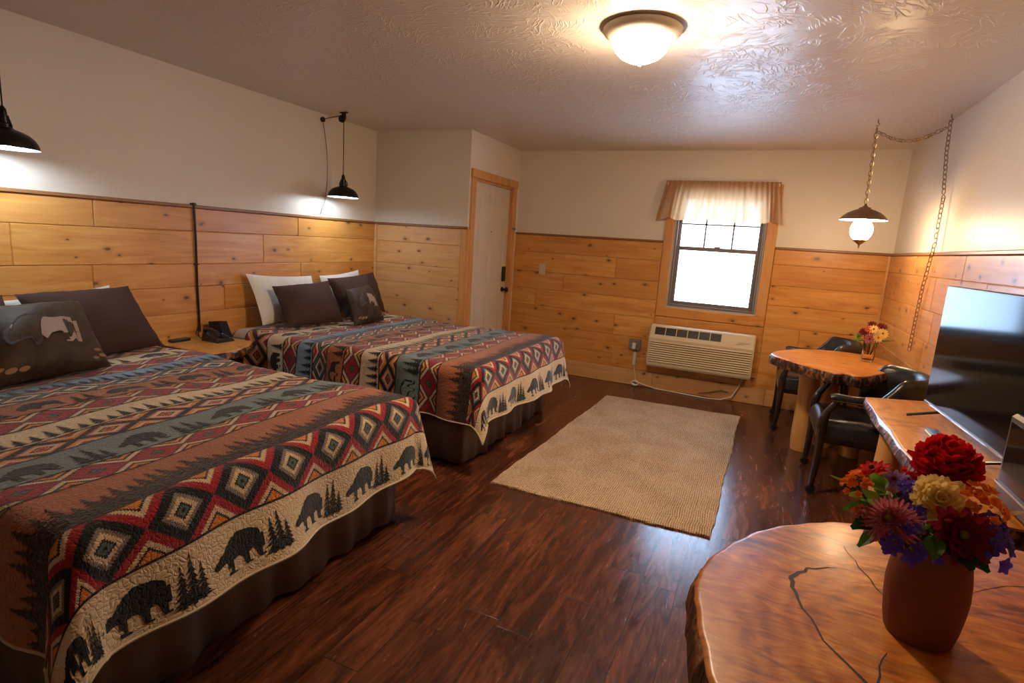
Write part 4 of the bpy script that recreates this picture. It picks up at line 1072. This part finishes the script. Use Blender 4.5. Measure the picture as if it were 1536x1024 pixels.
# ------------------------------------------------------------------ club chairs (built facing -x around the origin)
def chair(ox, oy, label):
    t = thing('club_chair', (ox, oy, 0), label, 'chair', 'black club chairs at the round table')
    def U(s):
        """plan path of arms and back; s 0..1 from near arm tip round to far arm tip"""
        hw = .275; xs, xe = -.26, .06; Ls = xe-xs; Rr = hw; La = pi*Rr; tot = 2*Ls+La; d = s*tot
        if d < Ls: return Vector((xs+d, -hw)), Vector((0, -1))
        if d < Ls+La: a = (d-Ls)/Rr; return Vector((xe+Rr*sin(a)*.86, -hw*cos(a))), Vector((sin(a), -cos(a)))
        return Vector((xe-(d-Ls-La), hw)), Vector((0, 1))
    def Z(s):
        q = abs(s-.5)*2; k = max(0, min(1, (.70-q)/.24)); k = k*k*(3-2*k); return .640+.155*k
    n = 56
    # upholstered barrel shell
    lo, hi = .17, .83; V = []; F = []
    rings = []
    for i in range(n+1):
        s = lo+(hi-lo)*i/n; p, nn = U(s); z = Z(s); zb = .49
        th = .030; prof = [(-th, zb), (-th-.006, (z+zb)/2), (-th, z-.03), (-th*.5, z-.004), (0, z+.006), (th*.6, z-.004), (th, z-.035), (th*.9, (z+zb)/2), (th*.8, zb)]
        rings.append([(ox+p.x+nn.x*o, oy+p.y+nn.y*o, zz) for o, zz in prof])
    m = len(rings[0])
    for r_ in rings: V += r_
    for i in range(n):
        for j in range(m): k = (j+1) % m; F.append((i*m+j, i*m+k, (i+1)*m+k, (i+1)*m+j))
    F.append(tuple(range(m))[::-1]); F.append(tuple(n*m+j for j in range(m)))
    mk('backrest', V, F, VINYL, t, smooth=True, autosm=1.0)
    for side in (-1, 1):
        P = []; 
        for i in range(12):
            s = (.015+.16*i/11) if side < 0 else 1-(.015+.16*i/11); p, nn = U(s); P.append((ox+p.x, oy+p.y, .638+.002*sin(i)-(.006 if i == 0 else 0)))
        a = MB().tube(P, [.022]+[.026]*10+[.026], 12, flat=1.05).go('arm_pad', VINYL, t, smooth=True)
        k = MB()
        for i in range(30):
            s = (.02+.17*i/29) if side < 0 else 1-(.02+.17*i/29); p, nn = U(s)
            k.sphere((ox+p.x+nn.x*.028, oy+p.y+nn.y*.028, .624), .0042, 6, 4)
        k.go('nailheads', BRASS, a, smooth=True)
        # shaped wooden arm support sweeping down into the front leg
        k = MB(); y = oy+side*.272
        k.tube([(ox-.20, y, .622), (ox-.215, y, .59), (ox-.245, y, .54), (ox-.262, y, .48), (ox-.262, y, .42), (ox-.258, y, .3), (ox-.262, y, .15), (ox-.268, y, .06)], [.020, .019, .022, .028, .028, .024, .019, .016], 10); k.go('leg', DWOOD, t, smooth=True)
        k = MB(); y = oy+side*.225
        k.tube([(ox+.20, y, .50), (ox+.22, y, .35), (ox+.24, y, .2), (ox+.275, y, .06)], [.024, .022, .019, .016], 10); k.go('leg', DWOOD, t, smooth=True)
    for px, py in ((-.268, -.272), (-.268, .272), (.275, -.225), (.275, .225)):
        MB().lathe([(0, -.011), (.024, -.011), (.030, 0), (.024, .011), (0, .011)], (ox+px, oy+py, .030), 16, (0, 1, 0)).go('caster', BLACKP, t, smooth=True)
    # seat cushion with soft crown
    V = []; F = []; n = 24; 
    def seat(a, b, top):
        x = -.285+.53*a; w = .262-(.05*max(0, a-.55)/.45); y = (2*b-1)*w
        e = min(a, 1-a, b, 1-b); k = min(1, e/.12); k = sqrt(max(0, 1-(1-k)**2))
        return (ox+x, oy+y, (.43+.055*k+.018*sin(pi*a)*sin(pi*b)+.003*sin(17*a+9*b)) if top else .37)
    for j in range(n+1):
        for i in range(n+1): V.append(seat(i/n, j/n, True))
    for j in range(n):
        for i in range(n): q = j*(n+1)+i; F.append((q, q+1, q+n+2, q+n+1))
    bd = [(i, 0) for i in range(n)]+[(n, j) for j in range(n)]+[(n-i, n) for i in range(n)]+[(0, n-j) for j in range(n)]
    k0 = len(V)
    for i, j in bd: V.append(seat(i/n, j/n, False))
    mm = len(bd)
    for q in range(mm):
        i, j = bd[q]; i2, j2 = bd[(q+1) % mm]; F.append((j*(n+1)+i, k0+q, k0+(q+1) % mm, j2*(n+1)+i2))
    F.append(tuple(k0+q for q in range(mm))[::-1])
    st = mk('seat', V, F, VINYL, t, smooth=True, autosm=1.0)
    k = MB()
    for i in range(38):
        a = i/37; k.sphere((ox-.285+.5*a, oy-.262+(.05*max(0, a-.55)/.45)-.002, .385), .0042, 6, 4); k.sphere((ox-.287, oy-.26+.52*a, .385), .0042, 6, 4)
    k.go('nailheads', BRASS, st, smooth=True)
    f = MB(); f.box(ox-.27, ox+.22, oy-.235, oy+.235, .33, .385, .01); f.go('seat_frame', DWOOD, t)
chair(.735, 4.08, 'black vinyl club chair with nailhead arms, in front of the round table')
chair(.55, 5.36, 'black vinyl club chair behind the round table, by the back wall')

# ------------------------------------------------------------------ television, microwave, remote
TVG = G('television_glass', .09, .09, (.004, .004, .005)).m
t = thing('television', (.90, 2.74, .75), 'flat black television standing on the desk against the right wall', 'television')
ty0, ty1, tz0, tz1, tx = 2.24, 3.215, .815, 1.375, .835
b = MB(); b.box(tx, tx+.045, ty0, ty1, tz0, tz1, .004); b.box(tx+.045, tx+.075, ty0+.15, ty1-.15, tz0+.03, tz0+.35, .01); bo = b.go('casing', BLACKP, t)
MB().box(tx-.001, tx+.002, ty0+.008, ty1-.008, tz0+.014, tz1-.008).go('screen', TVG, t)
MB().box(tx-.004, tx+.03, ty0, ty1, tz0-.004, tz0+.006, .002).go('chrome_trim', CHROME, t)
for y in (ty1-.15, ty0+.15):
    f = MB(); f.tube([(tx+.03, y, tz0+.01), (tx+.02, y, .80), (tx-.09, y+.05, .757)], .007, 8); f.tube([(tx+.025, y, .80), (tx+.12, y-.02, .757)], .007, 8); f.go('stand_foot', BLACKP, t, smooth=True)

t.rotation_euler = (0, 0, math.radians(3.0))

t = thing('microwave', (.90, 1.93, .75), 'black microwave oven at the right edge, standing on the desk', 'microwave')
my0, my1, mx0, mx1, mz0, mz1 = 1.60, 2.105, .75, 1.03, .765, 1.035
GREYM = plain('grey_bezel', (.10, .085, .075), .3, .5, .3)
MB().box(mx0+.03, mx1, my0, my1, mz0, mz1, .008).go('case', BLACKP, t)
d = MB().box(mx0, mx0+.029, my0, my1, mz0, mz1, .010).go('door', GREYM, t)
MB().box(mx0-.0015, mx0+.001, my0+.02, my1-.022, mz0+.062, mz1-.024).go('door_glass', GLOSSK, d)
MB().box(mx0-.006, mx0+.001, my0+.01, my1-.004, mz0+.048, mz0+.056, .002).go('trim_strip', CHROME, d)
m = MB()
for x in (mx0+.04, mx1-.04):
    for y in (my0+.04, my1-.04): MB().box(x-.012, x+.012, y-.012, y+.012, .75, mz0).go('rubber_foot', BLACKP, t)
o = MB().box(.83, 1.0, 1.70, 2.0, mz1, mz1+.012, .003).go('tray', WHITEP, None, (.9, 1.85, mz1)); tag(o, 'pale flat tray lying on top of the microwave', 'tray')
t = thing('remote_control', (.765, 2.77, .75), 'black remote control with pale rim on the desk in front of the television', 'remote control')
V = []
MB().box(.742, .792, 2.68, 2.86, .75, .760, .003).go('remote_back', WHITEP, t); MB().box(.745, .789, 2.684, 2.856, .760, .768, .003).go('remote_body', BLACKP, t)

# ------------------------------------------------------------------ flowers
def petal(m, base, d, up, L_, W_, cup=.3, n=5, mi=None, ruffle=0, tip=.5):
    """one petal as a small curved strip"""
    base = Vector(base); d = Vector(d).normalized(); up = Vector(up).normalized(); s = d.cross(up).normalized(); up = s.cross(d).normalized()
    vs = []; fs = []
    for i in range(n+1):
        t = i/n; w = W_*(sin(pi*(t**tip)*.92+.12) if t < 1 else .25)
        c = base+d*L_*t+up*(cup*L_*t*t)
        for k in (-1, 0, 1): vs.append(c+s*w*.5*k+up*(abs(k)*W_*.16+ruffle*sin(t*9+k*3)*W_))
    for i in range(n):
        for k in range(2): a = i*3+k; fs.append((a, a+1, a+4, a+3))
    m.add(vs, fs)
def pm(name, c, c2=None, rough=.55):
    g = G(name, rough, .3); v = g.co(); n = g.noise(v, 60, 3)
    g.set('Base Color', g.mix(g.rng(n, .3, .7, 0, .8), c, c2 or tuple(x*.55 for x in c)))
    tl = g.n('BsdfTranslucent'); g.put(tl.inputs[0], c); mx = g.n('MixShader'); g.put(mx.inputs[0], .38); g.put(mx.inputs[1], g.b.outputs[0]); g.put(mx.inputs[2], tl.outputs[0]); g.put(g.out.inputs[0], mx.outputs[0])
    return g.m
F_RED = pm('red_petals', (.80, .012, .016), (.45, .006, .010)); F_YEL = pm('yellow_petals', (1.0, .82, .34), (.98, .62, .12)); F_BUR = pm('burgundy_petals', (.24, .012, .020), (.13, .007, .012))
F_PNK = pm('pink_petals', (.72, .22, .26), (.42, .07, .12)); F_ORG = pm('orange_petals', (.98, .30, .02), (.95, .20, .015)); F_PUR = pm('purple_petals', (.14, .075, .50), (.22, .11, .58)); F_LAV = pm('lavender_petals', (.48, .34, .62), (.3, .17, .46))
F_GRN = pm('leaf_green', (.07, .20, .022), (.045, .13, .016)); F_DGR = pm('dark_leaf', (.022, .085, .018)); F_LIM = pm('lime_leaf', (.24, .40, .045), (.14, .28, .03)); F_CEN = pm('flower_heart', (.30, .22, .03)); F_COR = pm('coral_buds', (.75, .14, .06)); F_STM = pm('stem_green', (.05, .10, .02))
def bloom(pos, nrm, kind, R, mats, label, cat, vase, name, group='flowers in the terracotta vase', seed=0):
    """pos centre of the head, nrm its facing; mats (petals, heart)"""
    rr = random.Random(seed); pos = Vector(pos); n = Vector(nrm).normalized(); a = n.orthogonal().normalized(); b = n.cross(a)
    t = thing(name, pos, label, cat, group); m = MB()
    def ring(cnt, r0, L_, W_, elev, cup, off=0, ruf=0, tip=.5):
        for i in range(cnt):
            an = 2*pi*(i+off+rr.uniform(-.15, .15))/cnt; rad = a*cos(an)+b*sin(an); e = elev+rr.uniform(-.1, .1); d = rad*cos(e)+n*sin(e)
            petal(m, pos+rad*r0-n*.002, d, n*cos(e)-rad*sin(e), L_*rr.uniform(.88, 1.1), W_, cup, 5, ruffle=ruf, tip=tip)
    if kind == 'peony':
        for el in (-.55, -.25, .05, .35, .6, .85, 1.05, 1.25): ring(max(6, int(12-max(0, el)*5)), R*.08, R*.90, R*.66, el, .40, el, .14, .85)
        for i in range(80):
            th = rr.uniform(0, 6.28); u = rr.uniform(-.25, .98); d = (a*cos(th)+b*sin(th))*sqrt(1-u*u)+n*u; petal(m, pos+d*R*.62, (d+a*rr.uniform(-.7, .7)+b*rr.uniform(-.7, .7)), n+d*.3, R*.40, R*.46, .6, 4, ruffle=.16, tip=.9)
    elif kind == 'rose':
        ring(14, R*.05, R*.94, R*.70, -.15, .12, 0, .03, .95); ring(13, R*.05, R*.88, R*.68, .02, .12, .5, .03, .95); ring(12, R*.05, R*.80, R*.62, .15, .14, .2, .03, .95); ring(11, R*.05, R*.70, R*.56, .35, .22, .2, .04, .95); ring(9, R*.08, R*.58, R*.44, .6, .25, .3, .03, .9); ring(7, R*.05, R*.45, R*.34, .95, .25, .1, .03, .9); ring(5, R*.02, R*.34, R*.2, 1.25, .3, 0, .02)
    elif kind == 'dahlia':
        for k, el in enumerate((-.15, .1, .35, .6)): ring(12-k, R*.12, R*(.98-.15*k), R*.50, el, .12, k*.5, .03, .9)
    elif kind == 'mum':
        for k, el in enumerate((-.5, -.3, -.1, .1, .3, .5, .75)): ring(30-k*2, R*.12, R*(1-.10*k), R*.20, el, .25, k*.5, 0, 1.0)
    elif kind == 'zinnia':
        ring(13, R*.1, R*.95, R*.42, 0, .05, 0, 0, .8); ring(10, R*.1, R*.7, R*.36, .3, .05, .5, 0, .8)
    elif kind == 'cluster':
        for i in range(22):
            th = rr.uniform(0, 6.28); ra = R*sqrt(rr.uniform(0, 1)); p = pos+(a*cos(th)+b*sin(th))*ra+n*(R*.45*(1-(ra/R)**2)+rr.uniform(-.2, .2)*R)
            nn = (n+(p-pos).normalized()*.7).normalized(); aa = nn.orthogonal().normalized(); bb = nn.cross(aa)
            for j in range(5):
                an = 2*pi*j/5+i; rad = aa*cos(an)+bb*sin(an); petal(m, p, rad+nn*.35, nn, R*.34, R*.32, .1, 3, tip=.9)
    elif kind == 'delphinium':
        for i in range(9):
            th = rr.uniform(0, 6.28); ra = R*.85*sqrt(rr.uniform(0, 1)); p = pos+(a*cos(th)+b*sin(th))*ra+n*(R*.35*(1-(ra/R)**2))
            nn = (n+(p-pos).normalized()*.6).normalized(); aa = nn.orthogonal().normalized(); bb = nn.cross(aa)
            for j in range(5):
                an = 2*pi*j/5+i; rad = aa*cos(an)+bb*sin(an); petal(m, p, rad+nn*.15, nn, R*.48, R*.42, .05, 4, tip=.8)
    m.go('petals', mats[0], t, smooth=True)
    h = MB()
    if kind in ('cluster', 'delphinium'):
        for i in range(10): q = rr.uniform(0, 6.28); h.sphere(pos+(a*cos(q)+b*sin(q))*R*rr.uniform(0, .7)+n*R*.42, R*.07, 6, 4)
    else: h.sphere(pos+n*R*(.16 if kind != 'peony' else .3), R*(.16 if kind != 'rose' else .09), 10, 6)
    h.go('flower_heart', mats[1], t, smooth=True)
    s = MB(); vx, vy, vz = vase; p0 = pos-n*R*.1; p2 = Vector((vx+(pos.x-vx)*.25, vy+(pos.y-vy)*.25, vz)); p1 = (p0+p2)/2+Vector(((pos.x-vx)*.12, (pos.y-vy)*.12, .01))
    s.tube([p0, p0.lerp(p1, .5)-n*R*.1, p1, p1.lerp(p2, .5), p2], R*.035+.0012, 6); s.go('stem', F_STM, t, smooth=True)
    return t
def leaf(pos, d, up, L_, W_, mat, label, vase, seed=0, kind='leaf', group='leaves in the terracotta vase'):
    t = thing('leaf', pos, label, 'leaf', group); m = MB(); pos = Vector(pos)
    d = Vector(d).normalized(); up = Vector(up).normalized(); b0 = pos-d*L_*.5
    if kind == 'lobed':
        s = d.cross(up).normalized()
        for i in range(7):
            an = -1.5+3.0*i/6; petal(m, pos-d*L_*.1, d*cos(an)+s*sin(an), up, L_*.5, L_*.36, .12, 4, tip=.95)
    else: petal(m, b0, d, up, L_, W_, .12, 8, tip=.75)
    m.go('leaf_blade', mat, t, smooth=True)
    vx, vy, vz = vase; p2 = Vector((vx+(pos.x-vx)*.3, vy+(pos.y-vy)*.3, vz)); s = MB(); s.tube([b0, b0.lerp(p2, .5)+Vector((0, 0, .006)), p2], .0014, 5); s.go('stem', F_STM, t, smooth=True)
# vase
VC = (.368, 1.215, .75)
t = thing('terracotta_vase', VC, 'brown terracotta vase full of mixed flowers on the foreground stump table', 'vase')
MB().lathe([(0, 0), (.050, 0), (.056, .005), (.061, .03), (.0655, .07), (.067, .10), (.065, .13), (.061, .158), (.0565, .180), (.055, .190), (.057, .197), (.053, .199), (.050, .188), (.054, .160), (.058, .13), (.058, .08), (.05, .02), (0, .015)], VC, 48).go('vase_body', TERRA, t, smooth=True)
VN = (VC[0], VC[1], VC[2]+.17)
ZF = [
 ('peony', (.376, 1.275, 1.076), (-.05, -.45, .9), 'peony', .056, (F_RED, F_RED), 'big ruffled red peony at the top of the bouquet'),
 ('rose', (.350, 1.178, 1.037), (-.15, -.70, .68), 'rose', .050, (F_YEL, F_ORG), 'pale yellow rose with orange heart in the middle of the bouquet'),
 ('dahlia', (.372, 1.118, 1.006), (.05, -.85, .5), 'dahlia', .048, (F_BUR, F_CEN), 'dark burgundy dahlia below the yellow rose'),
 ('chrysanthemum', (.269, 1.13, 1.001), (-.35, -.7, .6), 'mum', .044, (F_PNK, F_CEN), 'pink spiky chrysanthemum at the left front of the bouquet'),
 ('lantana_cluster', (.214, 1.16, 1.045), (-.5, -.4, .75), 'cluster', .024, (F_ORG, F_COR), 'orange flower cluster at the far left of the bouquet'),
 ('lantana_cluster', (.412, 1.185, 1.043), (.3, -.5, .75), 'cluster', .036, (F_ORG, F_YEL), 'orange flower cluster on the right, beside the yellow rose'),
 ('zinnia', (.256, 1.26, 1.046), (-.45, -.1, .85), 'zinnia', .032, (F_RED, F_BUR), 'flat red flower at the upper left of the bouquet'),
 ('lantana_cluster', (.328, 1.27, 1.046), (-.2, -.3, .9), 'cluster', .020, (F_RED, F_COR), 'small red flower cluster tucked left of the peony'),
 ('aster', (.291, 1.24, 1.038), (-.3, -.4, .85), 'zinnia', .028, (F_LAV, F_BUR), 'lavender flower between the red ones at the upper left of the bouquet'),
 ('delphinium', (.308, 1.20, 1.030), (-.2, -.5, .8), 'delphinium', .028, (F_PUR, F_LAV), 'purple blossoms just left of the yellow rose'),
 ('delphinium', (.306, 1.15, 1.012), (-.2, -.7, .6), 'delphinium', .020, (F_PUR, F_LAV), 'small purple blossoms right of the pink chrysanthemum'),
 ('delphinium', (.294, 1.11, .978), (-.2, -.8, .5), 'delphinium', .036, (F_PUR, F_CEN), 'purple blossoms hanging over the front rim of the vase'),
 ('delphinium', (.425, 1.17, 1.010), (.4, -.6, .6), 'delphinium', .030, (F_PUR, F_LAV), 'upper purple blossoms on the right side of the bouquet'),
 ('delphinium', (.419, 1.13, .992), (.4, -.7, .5), 'delphinium', .034, (F_PUR, F_LIM), 'lower purple blossoms on the right side of the bouquet'),
 ('delphinium', (.350, 1.12, .968), (0, -.8, .5), 'delphinium', .022, (F_PUR, F_LAV), 'dark purple blossoms at the rim under the dahlia'),
 ('lantana_cluster', (.225, 1.14, 1.000), (-.6, -.5, .5), 'cluster', .013, (F_COR, F_ORG), 'coral buds below the far left orange cluster'),
]
for i, (nm, p, n, k, R, ms, lb) in enumerate(ZF): bloom(p, n, k, R, ms, lb, 'flower', VN, nm, seed=40+i)
LF = [((.309, 1.095, 1.012), (.1, -.6, .75), (.1, -.6, .75), .046, .04, F_LIM, 'lobed light green leaf at the front centre of the bouquet', 'lobed'),
 ((.371, 1.10, .972), (.2, -.75, -.5), (.1, -.7, .6), .052, .045, F_DGR, 'round dark green leaf drooping over the vase rim', 'leaf'),
 ((.330, 1.095, .980), (-.1, -.7, -.6), (-.1, -.7, .6), .045, .032, F_GRN, 'green leaf drooping over the rim, left of the round one', 'leaf'),
 ((.262, 1.20, 1.030), (-.7, -.2, .3), (-.1, -.4, .9), 0.069, 0.045, F_LIM, 'lime leaf at the upper left of the bouquet', 'lobed'),
 ((.236, 1.17, 1.014), (-.9, -.3, -.1), (-.1, -.4, .9), 0.062, 0.036, F_LIM, 'lime pointed leaf under the far left orange cluster', 'leaf'),
 ((.230, 1.16, .992), (-.9, -.3, -.2), (-.2, -.5, .9), 0.062, 0.039, F_GRN, 'green leaf at the left edge of the bouquet', 'leaf'),
 ((.240, 1.14, .977), (-.8, -.5, -.5), (-.3, -.5, .8), 0.062, 0.039, F_DGR, 'dark green leaf hanging at the lower left of the bouquet', 'leaf'),
 ((.246, 1.13, .957), (-.6, -.5, -.8), (-.5, -.6, .5), .055, .026, F_GRN, 'lowest green leaf at the left of the bouquet', 'leaf'),
 ((.402, 1.13, .957), (.5, -.6, -.5), (.2, -.7, .6), .042, .032, F_DGR, 'dark leaf under the purple blossoms on the right', 'leaf'),
 ((.458, 1.20, 1.030), (1, -.1, .3), (0, -.5, .8), .050, .010, F_YEL, 'thin yellowish sprig sticking out to the right', 'leaf'),
 ((.190, 1.17, 1.040), (-1, -.1, .2), (0, -.5, .8), .040, .008, F_LIM, 'thin pale sprig sticking out to the left', 'leaf'),
 ((.370, 1.20, .985), (.3, -.3, .6), (0, -.5, .8), .060, .045, F_DGR, 'dark leaf deep inside the bouquet under the rose', 'leaf'),
 ((.320, 1.17, .990), (-.3, -.3, .6), (0, -.5, .8), .060, .045, F_DGR, 'dark leaf deep inside the bouquet behind the chrysanthemum', 'leaf'),
 ((.400, 1.18, .985), (.4, -.3, .5), (0, -.6, .8), .055, .04, F_DGR, 'dark leaf deep inside the bouquet behind the dahlia', 'leaf'),
 ((.290, 1.20, 1.00), (-.5, -.1, .6), (0, -.5, .8), .055, .04, F_DGR, 'dark leaf deep inside the bouquet under the lavender flower', 'leaf')]
for i, (p, d, u, L_, W_, mt, lb, k) in enumerate(LF): leaf(p, d, u, L_, W_, mt, lb, VN, i, k)

# small glass vase on the round table
V2 = (.80, 4.72, .75)
t = thing('glass_vase', V2, 'small clear glass vase of water on the round table', 'vase')
MB().lathe([(0, 0), (.036, 0), (.040, .004), (.042, .02), (.043, .145), (.040, .146), (.039, .02), (.034, .012), (0, .010)], V2, 32).go('glass_body', VGLASS, t, smooth=True)
VN2 = (V2[0], V2[1], .80)
Z2 = [('daisy', (.86, 4.69, .965), (.2, -.8, .4), .042, F_YEL, 'right yellow flower in the glass vase'), ('daisy', (.80, 4.68, .99), (0, -.7, .6), .036, F_YEL, 'upper yellow flower in the glass vase'),
 ('daisy', (.835, 4.67, .935), (.1, -.9, .3), .034, F_YEL, 'lower yellow flower in the glass vase'), ('daisy', (.715, 4.70, .925), (-.5, -.7, .3), .026, F_LIM, 'greenish yellow flower at the left of the glass vase'),
 ('aster', (.745, 4.69, .965), (-.3, -.7, .5), .034, F_BUR, 'burgundy flower at the left in the glass vase'), ('aster', (.785, 4.67, .92), (-.1, -.9, .3), .036, F_PNK, 'dusky pink flower at the front of the glass vase'),
 ('aster', (.86, 4.74, 1.01), (.2, -.5, .8), .038, F_BUR, 'tall burgundy flower at the top right of the glass vase'), ('aster', (.80, 4.75, 1.02), (0, -.5, .8), .034, F_BUR, 'tall burgundy flower at the top of the glass vase'),
 ('aster', (.77, 4.68, .985), (-.2, -.7, .6), .028, F_COR, 'small coral flower in the glass vase')]
for i, (nm, p, n, R, c_, lb) in enumerate(Z2): bloom(p, n, 'zinnia', R, (c_, F_CEN if c_ is F_YEL else F_BUR), lb, 'flower', VN2, nm, 'flowers in the small glass vase', seed=90+i)
for i, (p, d) in enumerate((((.72, 4.68, .895), (-1, -.2, -.2)), ((.90, 4.70, .91), (1, -.2, .1)), ((.79, 4.66, .885), (0, -1, -.3)))):
    leaf(p, d, (0, -.4, .9), .09, .02, F_GRN, ('narrow green leaf poking out left of the glass vase', 'narrow green leaf poking out right of the glass vase', 'narrow green leaf at the front of the glass vase')[i], VN2, i, 'leaf', 'leaves in the small glass vase')
